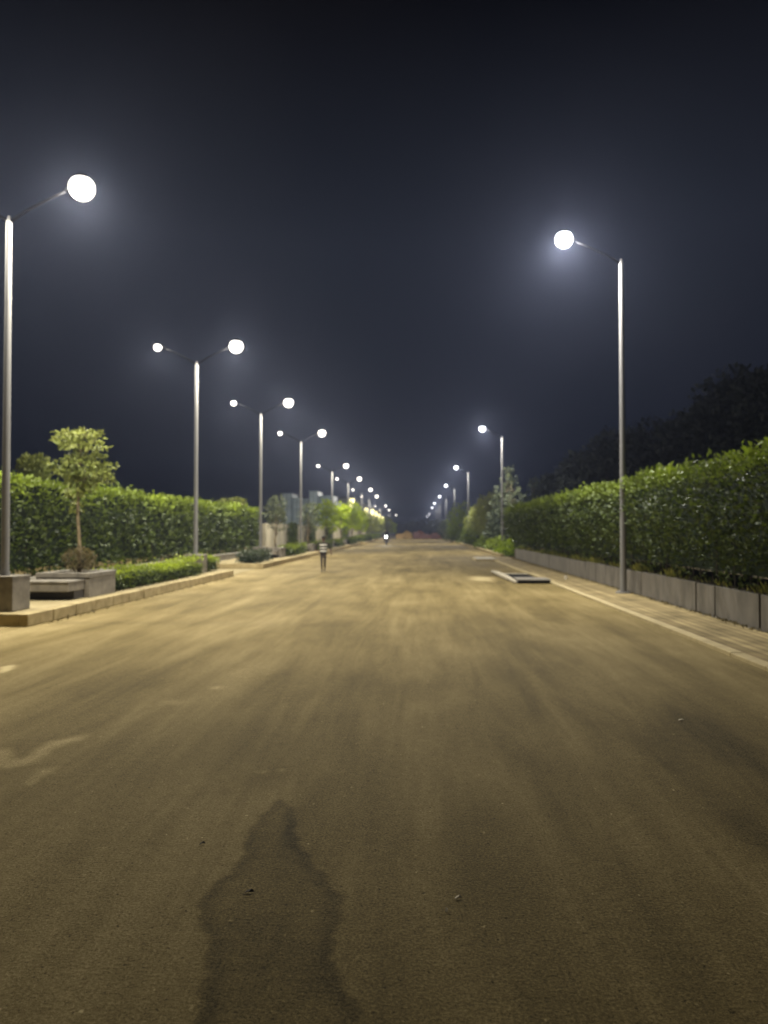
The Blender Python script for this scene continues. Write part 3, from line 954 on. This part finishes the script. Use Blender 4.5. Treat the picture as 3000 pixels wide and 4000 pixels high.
# right side: beyond the clipped hedge
simple_tree("conifer_tree", 1990, 60, 0, 1825, 125, 2100, LEAF_GREY, "grey-green layered tree behind the second single lamp post", n=5500, leaf=0.24, tr=0.14, tone0=0.45, shape="cone", nb=8)
simple_tree("conifer_tree", 2085, 66, 0, 1870, 90, 2110, LEAF_GREY, "dark layered tree behind the far part of the tall hedge", n=3000, leaf=0.28, tr=0.14, tone0=0.0, shape="cone", nb=7)
simple_tree("leafy_tree", 1905, 74, 0, 1925, 60, 2110, LEAF_TREE, "mid green tree next to the grey-green layered tree, nearer the road's end", n=3200, leaf=0.25, tr=0.1, tone0=0.85)
simple_tree("leafy_tree", 1862, 88, 0, 1975, 46, 2110, LEAF_TREE, "low green tree behind the dome-shaped tree", n=2200, leaf=0.26, tr=0.1, tone0=0.8)
simple_tree("dome_tree", 1795, 108, 0, 1962, 50, 2110, LEAF_LIME, "dome-shaped pale green tree by the kerb down the road", n=2800, leaf=0.26, tr=0.1, tone0=0.55)
simple_tree("leafy_tree", 1738, 132, 0, 2030, 30, 2105, LEAF_GREY, "dim small tree by the kerb near the barriers", n=900, leaf=0.3, tr=0.1, tone0=0.1)
for i, (px, D, yt, hw, yb) in enumerate([(2185, 64, 1850, 90, 2030), (2290, 60, 1765, 110, 2020), (2420, 58, 1680, 140, 2000), (2580, 55, 1640, 170, 2000), (2740, 48, 1600, 170, 2000), (2900, 40, 1450, 190, 1900), (3110, 36, 1420, 230, 1900)]):
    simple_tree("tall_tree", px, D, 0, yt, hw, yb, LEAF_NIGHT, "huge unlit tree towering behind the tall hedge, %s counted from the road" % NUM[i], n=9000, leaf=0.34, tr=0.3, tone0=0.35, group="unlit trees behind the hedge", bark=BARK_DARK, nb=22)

# shrubs behind the far right kerb
for i, (px, D, hw, hgt, lm, t0) in enumerate([(1968, 49.5, 45, 1.0, LEAF_LIME, 0.1), (1925, 57, 48, 0.95, LEAF_HEDGE, 0.5), (1885, 66, 44, 1.1, LEAF_HEDGE, 0.25), (1850, 77, 42, 1.5, LEAF_HEDGE, 0.1), (1818, 90, 38, 1.8, LEAF_HEDGE, 0.1),
                                         (1785, 105, 34, 2.0, LEAF_HEDGE, 0.1), (1755, 120, 30, 2.0, LEAF_HEDGE, 0.05), (1728, 138, 26, 2.0, LEAF_HEDGE, 0.05)]):
    p = at(px, 2100, D); hw_ = hw * D / 3000 * 1.25
    x = max(p.x, 5.0) + 0.35
    r = empty("shrub", (x, D, 0), "%s green shrub behind the kerb, %s past the granite wall's end" % ("bright" if i < 2 else "dark", NUM[i]), "shrub", "shrubs behind the kerb")
    n = 1500
    d = norm(RNG.normal(0, 1, (n, 3))); d[:, 2] = np.abs(d[:, 2])
    rr = (RNG.uniform(0.5, 1, n) ** 0.6) * (1 + 0.42 * snoise(d * 3, 1.6, i * 2.0))
    q = d * rr[:, None] * np.array([hw_ * 0.8, 4.8 if D > 60 else 3.6, hgt])
    leaves("foliage", q, d, 0.13 + D * 0.0012, t0 + RNG.uniform(-0.1, 0.35, n) + 0.2 * q[:, 2] / hgt, lm, r)
    c = MB(); c.ellip((0, 0, 0), (hw_ * 0.55, 3.0, hgt * 0.75), 12, 6, 0.0, 1.0); c.build("twigs", CORE, r)

# far dark treeline across the end of the road
for i, (px, D, yt, hw) in enumerate([(1560, 230, 2045, 34), (1605, 250, 2038, 36), (1650, 240, 2028, 40), (1700, 215, 2030, 36), (1745, 190, 2035, 40)]):
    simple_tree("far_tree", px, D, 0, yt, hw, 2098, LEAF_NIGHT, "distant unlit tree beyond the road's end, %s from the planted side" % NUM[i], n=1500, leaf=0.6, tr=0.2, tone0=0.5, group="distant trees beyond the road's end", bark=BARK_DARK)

# ------------------------------------------------------------------ left background buildings
# beige boundary wall with ivy gaps
r = empty("boundary_wall", (-9.75, 48, 0), "beige rendered boundary wall of tall panels behind the planters", "wall")
y = 0.0; k_ = 0
while y < 92:
    ln = [5.6, 7.5, 6.0, 9.0][k_ % 4]
    b = MB(); b.box(-0.12, 0.12, y, y + ln - 0.1, 0.0, 2.05); b.build("wall_panel", BEIGE, r, bevel=0.01)
    b = MB(); b.box(-0.16, 0.16, y + ln - 0.095, y + ln + 0.2, 0.0, 2.12); b.build("pier", BEIGE, r, bevel=0.01)
    y += ln + 0.22; k_ += 1
for i, (D, ln) in enumerate([(56.5, 3.0), (66.5, 3.0), (80, 5), (97, 6)]):
    n = 1100
    q = np.stack([RNG.uniform(0, 0.32, n), RNG.uniform(-ln / 2, ln / 2, n), RNG.uniform(0.0, 2.15, n)], 1)
    r = empty("climber", (-9.55, D, 0), "dark green climbing shrub against the boundary wall, %s from the hedge's end" % NUM[i], "shrub", "climbers on the boundary wall")
    leaves("foliage", q, np.tile(np.array([1.0, 0, 0]), (n, 1)), 0.2, RNG.uniform(0, 0.4, n), LEAF_HEDGE, r)

# blue corrugated shed
BLUE = mat("blue_sheet", (0.36, 0.45, 0.50), 0.5, 0.4, noise=0.18, nscale=1.2)
BLUE2 = mat("blue_sheet_dark", (0.25, 0.33, 0.38), 0.5, 0.4, noise=0.18, nscale=1.2)
shed = empty("blue_shed", (-16.1, 101, 0), "pale blue corrugated metal shed with stepped bays behind the boundary wall", "shed")
def corrugated(x0, x1, yf, z1, m, depth=5.0, name="bay"):
    b = MB()
    n = max(4, int((x1 - x0) / 0.125))
    vs = []; fs = []
    for i in range(n + 1):
        x = x0 + (x1 - x0) * i / n
        dy = -0.05 if i % 4 in (1, 2) else 0.0
        vs += [(x, yf + dy, 0), (x, yf + dy, z1)]
        if i: fs.append((2 * i - 2, 2 * i, 2 * i + 1, 2 * i - 1))
    b.add(vs, fs)
    b.box(x0, x1, yf + 0.02, yf + depth, 0, z1 - 0.02)
    o = b.build(name, m, shed)
    g_ = MB()
    for zz_ in (z1 * 0.52, z1 * 0.74, z1 * 0.9):
        g_.box(x0, x1, yf - 0.09, yf - 0.052, zz_, zz_ + 0.08)
    g_.build("girt", BLUE2, o)
    c = MB(); c.box(x0 - 0.05, x1 + 0.05, yf - 0.12, yf + depth, z1, z1 + 0.09); c.build("roof", BLUE2, o)
bays = [(1103, 1140, 1930), (1141, 1172, 1946), (1172, 1207, 1950), (1208, 1242, 1921), (1243, 1300, 1938)]
for i, (a_, b_, yt) in enumerate(bays):
    xa, xb = at(a_, 2000, 101).x + 16.1, at(b_, 2000, 101).x + 16.1
    corrugated(xa, xb - 0.03, (0.0, 0.35, 0.5, -0.1, 0.8)[i], at(a_, yt, 101).z, BLUE if i in (0, 1, 3) else BLUE2)

# pale water tank on a stand
tx = at(1320, 2000, 124).x
tk = empty("water_tank", (tx, 124, 0), "pale water tank on a stand behind the street trees", "water tank")
b = MB(); b.tube([(0, 0, 4.1), (0, 0, 4.18), (0, 0, 5.9), (0, 0, 6.15)], [0.3, 0.5, 0.5, 0.15], 18); b.build("tank", mat("tank_plastic", (0.6, 0.68, 0.68), 0.5), tk, smooth=True)
for sx in (-1, 1):
    for sy in (-1, 1):
        b = MB(); b.tube([(sx * 0.35, sy * 0.35, 0), (sx * 0.3, sy * 0.3, 4.1)], 0.05, 8); b.build("leg", STEEL, tk)

# long building with lit vertical strips
WALLW = mat("pale_wall", (0.10, 0.105, 0.10), 0.8, 0.2, noise=0.1, nscale=0.6)
GLOW = mat("lit_strip", (0.8, 0.7, 0.4), 0.5, emit=(1.0, 0.88, 0.45), estr=2.0)
bd = empty("long_building", (-12.0, 190, 0), "long pale building with tall yellow lit strips between its bays", "building")
b = MB(); b.box(-12, -0.1, -55, 62, 0, 7.2); b.build("wall", WALLW, bd)
b = MB(); b.box(-12.4, 0.5, -55.6, 62.5, 7.203, 7.5); b.build("roof", mat("roof_dark", (0.03, 0.03, 0.035), 0.8), bd)
for (px, ya, yb, wd_) in [(1378, 1943, 1982, 0.95), (1433, 1985, 2026, 0.85), (1457, 1990, 2054, 0.85), (1471, 1998, 2062, 0.85), (1483, 2008, 2042, 0.9), (1495, 2018, 2038, 0.9)]:
    D = None
    dr = ray(px, 2000)
    D = (-11.6) / dr.x * dr.y if dr.x < 0 else 300
    z1 = min(7.18, at(px, ya, D).z); z0 = at(px, yb, D).z
    b = MB(); b.box(-0.098, 0.35, D - 190 - wd_ / 2, D - 190 + wd_ / 2, 0, z0 - 0.05); c_ = b.build("pilaster", WALLW, bd)
    b = MB(); b.box(-0.098, 0.62, D - 190 - wd_ / 2, D - 190 + wd_ / 2, z0, z1); b.build("lit_strip", GLOW, bd)
for yy_ in range(-50, 60, 8):
    b = MB(); b.box(-0.098, -0.02, yy_ + 2, yy_ + 5, 1.0, 2.6); b.build("window", mat("dark_glass", (0.02, 0.025, 0.03), 0.15, 0.6), bd)

# ------------------------------------------------------------------ open drain chamber by the right edge
r = empty("drain_chamber", (3.35, 25.0, 0), "open concrete drain chamber with raised pale edges at the roadside", "drain")
b = MB(); b.tube([(-0.62, 3.9, 0.07), (-0.55, 2.0, 0.08), (-0.50, 0.0, 0.07), (-0.42, -1.55, 0.04)], [0.05, 0.085, 0.08, 0.05], 8); b.build("edge_beam", CONC, r, smooth=True)
b = MB(); b.box(0.60, 0.80, -1.3, 3.2, 0.0, 0.07); b.build("edge_beam", KERB, r, bevel=0.02)
b = MB(); b.box(-0.38, 0.60, -1.75, -0.7, 0.095, 0.135); b.build("cover_slab", GRANITE, r, bevel=0.01)
b = MB(); b.box(-0.42, 0.595, -1.6, 3.2, 0.003, 0.012); b.box(-0.36, 0.58, -1.70, -1.62, 0.003, 0.09); b.build("pit_shade", DARKPIT, r)  # near-black sheet and block paint the shade of the opening and slab gap
b = MB(); b.box(-0.50, 0.595, 3.21, 3.4, 0.0, 0.03); b.build("end_beam", CONC, r, bevel=0.01)
st = MB(); st.box(4.62, 4.70, 24.7, 24.78, 0.044, 0.16)
st = st.build("marker_stone", CONC, bevel=0.01); tag(st, "small white stone standing on the paving beside the open drain", "stone")
r = empty("drain_cover", (3.55, 42.0, 0), "raised flat concrete drain cover near the end of the granite wall", "drain cover")
b = MB(); b.box(-0.6, 0.6, -1.6, 1.6, 0.003, 0.07); b.build("frame", KERB, r, bevel=0.01)
b = MB(); b.box(-0.5, 0.5, -1.45, 1.45, 0.072, 0.11); b.build("lid", CONC, r, bevel=0.01)

# ------------------------------------------------------------------ road-end barriers
def barrier_mesh(mb, L_=1.5, H_=0.95):
    prof = [(-0.24, 0), (0.24, 0), (0.22, 0.18), (0.10, 0.42), (0.075, H_), (-0.075, H_), (-0.10, 0.42), (-0.22, 0.18)]
    n = len(prof)
    vs = [(-L_ / 2, p[0], p[1]) for p in prof] + [(L_ / 2, p[0], p[1]) for p in prof]
    fs = [tuple(range(n))[::-1], tuple(range(n, 2 * n))] + [(i, (i + 1) % n, n + (i + 1) % n, n + i) for i in range(n)]
    mb.add(vs, fs)
ORANGE = mat("orange_plastic", (0.36, 0.23, 0.075), 0.5, 0.3, noise=0.1, nscale=3)
RED = mat("faded_red_plastic", (0.21, 0.10, 0.08), 0.5, 0.3, noise=0.15, nscale=3)
WHITE = mat("reflective_white", (0.75, 0.75, 0.7), 0.4, 0.4)
for i, (px, dz) in enumerate([(1562, 0), (1594, 0.05), (1628, 0.08), (1661, 0), (1697, 0)]):
    p = at(px, 2100, 146 + (i % 3) * 0.7)
    b = MB(); barrier_mesh(b, 1.42, 0.95 + dz * 4)
    o = b.build("road_barrier", ORANGE if i < 2 else RED, bevel=0.02, loc=(p.x, p.y, 0)); o.rotation_euler = (0, 0, random.uniform(-0.2, 0.2))
    s = MB(); s.box(-0.5, 0.5, -0.085, -0.078, 0.62, 0.74); s.build("reflector", WHITE, o)
    tag(o, ("orange" if i < 2 else "faded red") + " plastic barrier closing the road, %s from the planted side" % NUM[i], "barrier", "plastic barriers at the road's end")
def mound(name, x, y, rx, ry, h, m, label):
    b = MB()
    n, rr = 28, 10
    vs = [(0, 0, h)]
    for j in range(1, rr + 1):
        f = j / rr
        for k_ in range(n):
            a_ = 2 * PI * k_ / n
            w_ = 1 + 0.18 * math.sin(3 * a_ + x) + 0.1 * math.sin(7 * a_)
            vs.append((rx * f * w_ * math.cos(a_), ry * f * w_ * math.sin(a_), h * (math.cos(f * PI) * 0.5 + 0.5) * (1 + 0.15 * random.uniform(-1, 1)) - (0.02 if j == rr else 0)))
    fs = [(0, 1 + k_, 1 + (k_ + 1) % n) for k_ in range(n)]
    for j in range(rr - 1):
        for k_ in range(n):
            a_ = 1 + j * n + k_; b_ = 1 + j * n + (k_ + 1) % n
            fs.append((a_, a_ + n, b_ + n, b_))
    b.add(vs, fs)
    o = b.build(name, m, loc=(x, y, 0))
    tag(o, label, "heap", "heaps behind the barriers")
mound("earth_heap", at(1590, 2100, 150).x, 151, 1.8, 1.6, 1.45, mat("yellow_sand", (0.42, 0.27, 0.09), 0.95, 0.1, noise=0.3, nscale=4), "yellowish heap of sand behind the orange barriers")
mound("earth_heap", at(1640, 2100, 150).x, 151.5, 1.9, 1.8, 1.5, mat("red_earth", (0.34, 0.14, 0.085), 0.95, 0.1, noise=0.3, nscale=4), "taller heap of red earth behind the red barriers")
mound("earth_heap", at(1700, 2100, 150).x, 151.0, 2.6, 1.8, 1.05, MATS["red_earth"], "low wide heap of red earth close to the shrubs")

# ------------------------------------------------------------------ people
def to_mesh_object(o, name):
    dg = bpy.context.evaluated_depsgraph_get()
    me = bpy.data.meshes.new_from_object(o.evaluated_get(dg))
    me.name = name
    old = o.data
    o.modifiers.clear()
    o.data = me
    bpy.data.meshes.remove(old)
    return o

SKIN = mat("skin", (0.09, 0.05, 0.03), 0.55, 0.3)
TROUSER = mat("trousers", (0.035, 0.028, 0.022), 0.85, 0.2, noise=0.2, nscale=12)
SHIRT = mat("shirt", (0.030, 0.025, 0.018), 0.85, 0.2, noise=0.2, nscale=12)
HAIR = mat("hair", (0.012, 0.009, 0.007), 0.6, 0.3)
SHOE = mat("shoe", (0.015, 0.013, 0.012), 0.5, 0.4)
VEST = mat("vest_fabric", (0.022, 0.018, 0.012), 0.8, 0.2)
BAND = mat("reflective_band", (0.60, 0.58, 0.50), 0.35, 0.6)

def person_body(J, E, hands, waist=0.93, sleeve=1.08, ankle=0.10, mats=(SKIN, TROUSER, SHIRT, SHOE)):
    verts = []; rads = []; idx = {}
    for k_, (p, r_) in J.items():
        idx[k_] = len(verts); verts.append(p); rads.append(r_)
    edges = [(idx[a_], idx[b_]) for a_, b_ in E]
    for h, (dirv, side_v) in hands.items():
        p0 = Vector(J[h][0]); d = Vector(dirv).normalized(); s = Vector(side_v).normalized()
        nrm = d.cross(s)
        palm = p0 + d * 0.06
        ip = len(verts); verts.append(tuple(palm)); rads.append((0.034, 0.018)); edges.append((idx[h], ip))
        for q, ln in ((-1.5, 0.062), (-0.5, 0.078), (0.5, 0.074), (1.5, 0.058)):
            b0 = palm + s * q * 0.019 + d * 0.028
            b1 = b0 + d * ln * 0.5 + nrm * 0.008
            b2 = b1 + d * ln * 0.4 + nrm * 0.022
            j = len(verts)
            verts += [tuple(b0), tuple(b1), tuple(b2)]; rads += [(0.0095, 0.0095), (0.0088, 0.0088), (0.0075, 0.0075)]
            edges += [(ip, j), (j, j + 1), (j + 1, j + 2)]
        b0 = palm - s * 0.036 - d * 0.01; b1 = b0 - s * 0.018 + d * 0.03 + nrm * 0.01
        j = len(verts); verts += [tuple(b0), tuple(b1)]; rads += [(0.011, 0.011), (0.009, 0.009)]
        edges += [(ip, j), (j, j + 1)]
    me = bpy.data.meshes.new("body")
    me.from_pydata(verts, edges, [])
    o = bpy.data.objects.new("body", me); COL.objects.link(o)
    sk = o.modifiers.new("skin", 'SKIN')
    for i, r_ in enumerate(rads):
        me.skin_vertices[0].data[i].radius = r_ if isinstance(r_, tuple) else (r_, r_)
    me.skin_vertices[0].data[0].use_root = True
    sb = o.modifiers.new("sub", 'SUBSURF'); sb.levels = 2; sb.render_levels = 2
    to_mesh_object(o, "body")
    for m in mats: o.data.materials.append(m)
    return o

def head_details(mb, hc):
    # nose, ears and lips as part of the continuous head surface
    mb.ellip((hc[0], hc[1] - 0.098, hc[2] - 0.005), (0.014, 0.02, 0.024), 8, 6)
    for s in (-1, 1):
        mb.ellip((hc[0] + s * 0.082, hc[1], hc[2]), (0.012, 0.022, 0.032), 8, 6)

def make_person(name, label, loc, J, E, hands, vest=True, scale=1.0, rz=0.0, zcut=(0.93, 0.10), helmet=None):
    r = empty(name, loc, label, "person", rz=rz)
    r.scale = (scale,) * 3
    o = person_body(J, E, hands)
    o.parent = r
    hc = Vector(J['head'][0])
    nk = J['neck'][0][2]
    wr = [Vector(J[h][0]) for h in hands]
    mid = []
    for pl_ in o.data.polygons:
        c = pl_.center
        if any((c - w_).length < 0.17 and (c - w_).length < 0.2 for w_ in wr) and min((c - w_).length for w_ in wr) < 0.16 and abs(c.x) > 0.05: m = 0
        elif c.z > nk - 0.02: m = 0
        elif c.z < zcut[1]: m = 3
        elif c.z < zcut[0] and abs(c.x) < 0.2: m = 1
        else: m = 2
        mid.append(m)
    o.data.polygons.foreach_set("material_index", mid)
    o.data.polygons.foreach_set("use_smooth", [True] * len(mid))
    bm = bmesh.new(); bm.from_mesh(o.data)
    f = MB(); head_details(f, hc)
    vs = [bm.verts.new(v) for v in f.v]
    for q in f.f:
        try:
            fc = bm.faces.new([vs[i] for i in q]); fc.material_index = 0; fc.smooth = True
        except ValueError: pass
    bm.to_mesh(o.data); bm.free()
    e = MB()
    for s in (-1, 1): e.ellip((hc.x + s * 0.032, hc.y - 0.080, hc.z + 0.018), (0.012, 0.010, 0.008), 8, 5)
    e.build("eyes", mat("eye", (0.02, 0.015, 0.012), 0.2, 0.6), o, smooth=True)
    mth = MB(); mth.ellip((hc.x, hc.y - 0.082, hc.z - 0.045), (0.024, 0.010, 0.007), 10, 5); mth.build("mouth", mat("lips", (0.12, 0.045, 0.035), 0.5), o, smooth=True)
    h = MB(); h.ellip((hc.x, hc.y + 0.012, hc.z + 0.022), (0.098, 0.105, 0.11), 18, 8, -0.12, 1.0)
    h.build("hair", HAIR, r, smooth=True)
    return r, o

J = {'pelvis': ((0, 0, 0.93), (0.145, 0.10)), 'spine': ((0, 0, 1.10), (0.135, 0.095)), 'chest': ((0, 0, 1.30), (0.165, 0.11)),
     'neck': ((0, 0, 1.47), 0.055), 'head0': ((0, -0.01, 1.53), (0.066, 0.07)), 'head': ((0, -0.012, 1.60), (0.08, 0.09)), 'top': ((0, -0.005, 1.665), (0.062, 0.07)),
     'shL': ((-0.18, 0, 1.40), 0.058), 'elL': ((-0.41, 0.05, 1.16), 0.044), 'foL': ((-0.33, -0.07, 1.02), 0.036), 'wrL': ((-0.20, -0.16, 1.02), 0.027),
     'shR': ((0.18, 0, 1.40), 0.058), 'elR': ((0.32, 0.04, 1.15), 0.046), 'wrR': ((0.38, -0.04, 0.92), 0.027),
     'hipL': ((-0.085, 0, 0.86), 0.088), 'knL': ((-0.055, -0.17, 0.52), 0.058), 'caL': ((-0.045, -0.20, 0.36), 0.054), 'anL': ((-0.03, -0.22, 0.10), 0.036), 'toL': ((-0.03, -0.36, 0.035), 0.033),
     'hipR': ((0.085, 0, 0.86), 0.088), 'knR': ((0.07, 0.00, 0.50), 0.058), 'caR': ((0.06, 0.09, 0.36), 0.054), 'anR': ((0.04, 0.26, 0.15), 0.036), 'toR': ((0.04, 0.17, 0.035), 0.033)}
E = [('pelvis', 'spine'), ('spine', 'chest'), ('chest', 'neck'), ('neck', 'head0'), ('head0', 'head'), ('head', 'top'),
     ('chest', 'shL'), ('shL', 'elL'), ('elL', 'foL'), ('foL', 'wrL'), ('chest', 'shR'), ('shR', 'elR'), ('elR', 'wrR'),
     ('pelvis', 'hipL'), ('hipL', 'knL'), ('knL', 'caL'), ('caL', 'anL'), ('anL', 'toL'), ('pelvis', 'hipR'), ('hipR', 'knR'), ('knR', 'caR'), ('caR', 'anR'), ('anR', 'toR')]
pf = ground(1263, 2236)
per, body = make_person("person", "person walking towards us in dark trousers and a vest with white reflective bands", (pf.x, pf.y, 0), J, E,
                        {'wrL': ((0.5, -0.5, -0.2), (0, 0, 1)), 'wrR': ((0, -0.1, -1), (0, -1, 0))}, scale=0.81)
v = MB()
def torso_ring(z, ex=1.0):
    # half widths of the vest at height z
    zs = [0.90, 1.0, 1.10, 1.2, 1.30, 1.38, 1.44]
    wx = [0.175, 0.165, 0.16, 0.172, 0.19, 0.185, 0.13]
    wy = [0.128, 0.122, 0.118, 0.128, 0.138, 0.115, 0.075]
    return np.interp(z, zs, wx) * ex, np.interp(z, zs, wy) * ex
def shell(z0, z1, ex, n=7, seg=24):
    mb = MB(); vs = []; fs = []
    for i in range(n):
        z = z0 + (z1 - z0) * i / (n - 1)
        a_, b_ = torso_ring(z, ex)
        for k_ in range(seg):
            t_ = 2 * PI * k_ / seg
            vs.append((a_ * math.cos(t_), b_ * math.sin(t_), z))
    for i in range(n - 1):
        for k_ in range(seg):
            q = i * seg + k_; w_ = i * seg + (k_ + 1) % seg
            fs.append((q, w_, w_ + seg, q + seg))
    return mb.add(vs, fs)
vest = shell(0.90, 1.43, 1.0, 9).build("vest", VEST, per, smooth=True)
for z in (0.985, 1.125, 1.27):
    shell(z, z + 0.052, 1.02, 3).build("reflective_band", BAND, vest, smooth=True)

# motorcycle coming up the road with its headlight on
mc = ground(1509, 2128)
mc = Vector((at(1509, 2100, 84).x, 84.0, 0))
mt = empty("motorcycle", mc, "motorcycle with its headlight on riding up the road far away", "motorcycle")
BLK = mat("rubber", (0.012, 0.012, 0.012), 0.8)
PAINT = mat("red_paint", (0.20, 0.02, 0.02), 0.3, 0.5)
for y in (-0.65, 0.65):
    def ring(R_, r_, m, nm, par):
        mb = MB(); vs = []; fs = []; A, B = 24, 8
        for i in range(A):
            for j in range(B):
                a_ = 2 * PI * i / A; b_ = 2 * PI * j / B
                vs.append((r_ * math.sin(b_), y + (R_ + r_ * math.cos(b_)) * math.cos(a_), 0.31 + (R_ + r_ * math.cos(b_)) * math.sin(a_)))
        for i in range(A):
            for j in range(B):
                fs.append((i * B + j, i * B + (j + 1) % B, ((i + 1) % A) * B + (j + 1) % B, ((i + 1) % A) * B + j))
        mb.add(vs, fs); return mb.build(nm, m, par, smooth=True)
    wh = empty("wheel", (0, 0, 0)); wh.parent = mt
    ring(0.255, 0.05, BLK, "tyre", wh)
    rm = MB(); rm.tube([(-0.02, y, 0.31), (0.02, y, 0.31)], 0.21, 20); rm.build("rim", STEEL, wh)
b = MB(); b.tube([(0, -0.62, 0.33), (0, -0.42, 0.85), (0, -0.36, 0.98)], [0.04, 0.04, 0.03], 8); b.build("fork", STEEL, mt)
b = MB(); b.tube([(-0.36, -0.22, 1.02), (-0.15, -0.34, 1.0), (0.15, -0.34, 1.0), (0.36, -0.22, 1.02)], 0.018, 8); b.build("handlebar", STEEL, mt)
b = MB(); b.ellip((0, -0.12, 0.80), (0.15, 0.30, 0.15), 16, 8); b.build("fuel_tank", PAINT, mt, smooth=True)
b = MB(); b.ellip((0, 0.38, 0.78), (0.14, 0.36, 0.07), 16, 8); b.build("seat", BLK, mt, smooth=True)
b = MB(); b.box(-0.13, 0.13, -0.25, 0.25, 0.28, 0.62); b.build("engine", HOUSING, mt, bevel=0.03)
b = MB(); b.tube([(0.16, 0.1, 0.33), (0.18, 0.75, 0.40)], 0.045, 10); b.build("exhaust_pipe", STEEL, mt)
b = MB(); b.ellip((0, -0.52, 0.90), (0.10, 0.08, 0.10), 16, 8); hl = b.build("headlight", HOUSING, mt, smooth=True)
b = MB(); b.tube([(0, -0.585, 0.90), (0, -0.61, 0.90)], 0.088, 18); b.build("lens", mat("headlight_glow", (1, 1, 1), 0.3, emit=(1.0, 0.98, 0.9), estr=60), hl)
sd_ = bpy.data.lights.new("headlight_beam", 'SPOT'); sd_.energy = 350; sd_.spot_size = math.radians(50); sd_.spot_blend = 0.6; sd_.shadow_soft_size = 0.06; sd_.color = (1, 0.97, 0.88)
so_ = bpy.data.objects.new("headlight_beam", sd_); COL.objects.link(so_); so_.parent = mt; so_.location = (0, -0.66, 0.90); so_.rotation_euler = (math.radians(82), 0, PI)
J2 = {'pelvis': ((0, 0.30, 0.93), (0.15, 0.11)), 'spine': ((0, 0.26, 1.10), (0.14, 0.10)), 'chest': ((0, 0.18, 1.30), (0.17, 0.12)),
      'neck': ((0, 0.14, 1.45), 0.055), 'head0': ((0, 0.12, 1.51), (0.066, 0.07)), 'head': ((0, 0.11, 1.58), (0.08, 0.09)), 'top': ((0, 0.115, 1.645), (0.062, 0.07)),
      'shL': ((-0.18, 0.17, 1.38), 0.058), 'elL': ((-0.33, 0.02, 1.16), 0.044), 'wrL': ((-0.33, -0.16, 1.05), 0.027),
      'shR': ((0.18, 0.17, 1.38), 0.058), 'elR': ((0.33, 0.02, 1.16), 0.044), 'wrR': ((0.33, -0.16, 1.05), 0.027),
      'hipL': ((-0.10, 0.28, 0.89), 0.088), 'knL': ((-0.22, -0.12, 0.72), 0.062), 'caL': ((-0.22, 0.02, 0.52), 0.054), 'anL': ((-0.20, 0.10, 0.34), 0.036), 'toL': ((-0.20, -0.04, 0.29), 0.033),
      'hipR': ((0.10, 0.28, 0.89), 0.088), 'knR': ((0.22, -0.12, 0.72), 0.062), 'caR': ((0.22, 0.02, 0.52), 0.054), 'anR': ((0.20, 0.10, 0.34), 0.036), 'toR': ((0.20, -0.04, 0.29), 0.033)}
E2 = [e_ for e_ in E if e_ not in (('elL', 'foL'), ('foL', 'wrL'))] + [('elL', 'wrL')]
make_person("person", "person in a pale shirt riding the motorcycle", mc, J2, E2, {'wrL': ((0.2, -0.6, -0.1), (1, 0, 0)), 'wrR': ((-0.2, -0.6, -0.1), (-1, 0, 0))}, zcut=(0.95, 0.33))

# ------------------------------------------------------------------ litter on the asphalt
def scrap(px, py, s, m, label, rz):
    p = ground(px, py)
    b = MB()
    vs = [(-s, -s * .3, 0.004), (-s * .2, -s * .45, 0.010), (s, -s * .1, 0.005), (s * .5, s * .35, 0.014), (-s * .6, s * .4, 0.006)]
    b.add(vs + [(v_[0], v_[1], v_[2] + 0.002) for v_ in vs], [(4, 3, 2, 1, 0), (5, 6, 7, 8, 9)] + [(i, (i + 1) % 5, 5 + (i + 1) % 5, 5 + i) for i in range(5)])
    o = b.build("dry_leaf", m, loc=(p.x, p.y, 0)); o.rotation_euler = (0, 0, rz)
    tag(o, label, "leaf", "scraps lying on the asphalt")
PALE = mat("dry_leaf_pale", (0.38, 0.32, 0.20), 0.8); DK = mat("dry_leaf_dark", (0.03, 0.022, 0.012), 0.9)
scrap(1790, 3512, 0.018, PALE, "curled pale dry leaf on bare asphalt ahead of the dark patch", 0.3)
scrap(1745, 3562, 0.014, PALE, "tiny whitish scrap just below the curled pale leaf", 1.3)
scrap(975, 3488, 0.020, DK, "small dark scrap lying inside the dark patch", 0.1)
scrap(2660, 2815, 0.028, PALE, "pale scrap on the dark tyre lane near the paving strip", 0.1)
scrap(790, 3300, 0.016, DK, "small dark scrap on asphalt beside the dark patch", 0.5)

# ------------------------------------------------------------------ haze
hz = MB(); hz.box(-520, 520, -80, 820, -1.1, 15.0)
hm = bpy.data.materials.new("night_haze"); hm.use_nodes = True
t = hm.node_tree
t.nodes.remove(t.nodes["Principled BSDF"])
pv = t.nodes.new("ShaderNodeVolumePrincipled")
pv.inputs["Color"].default_value = (0.62, 0.70, 1.0, 1)
pv.inputs["Density"].default_value = HAZE
pv.inputs["Anisotropy"].default_value = 0.80
t.links.new(pv.outputs[0], t.nodes["Material Output"].inputs["Volume"])
ho = hz.build("haze", hm)
ho["kind"] = "stuff"
ho["label"] = "thin night haze hanging over the road and lamps"
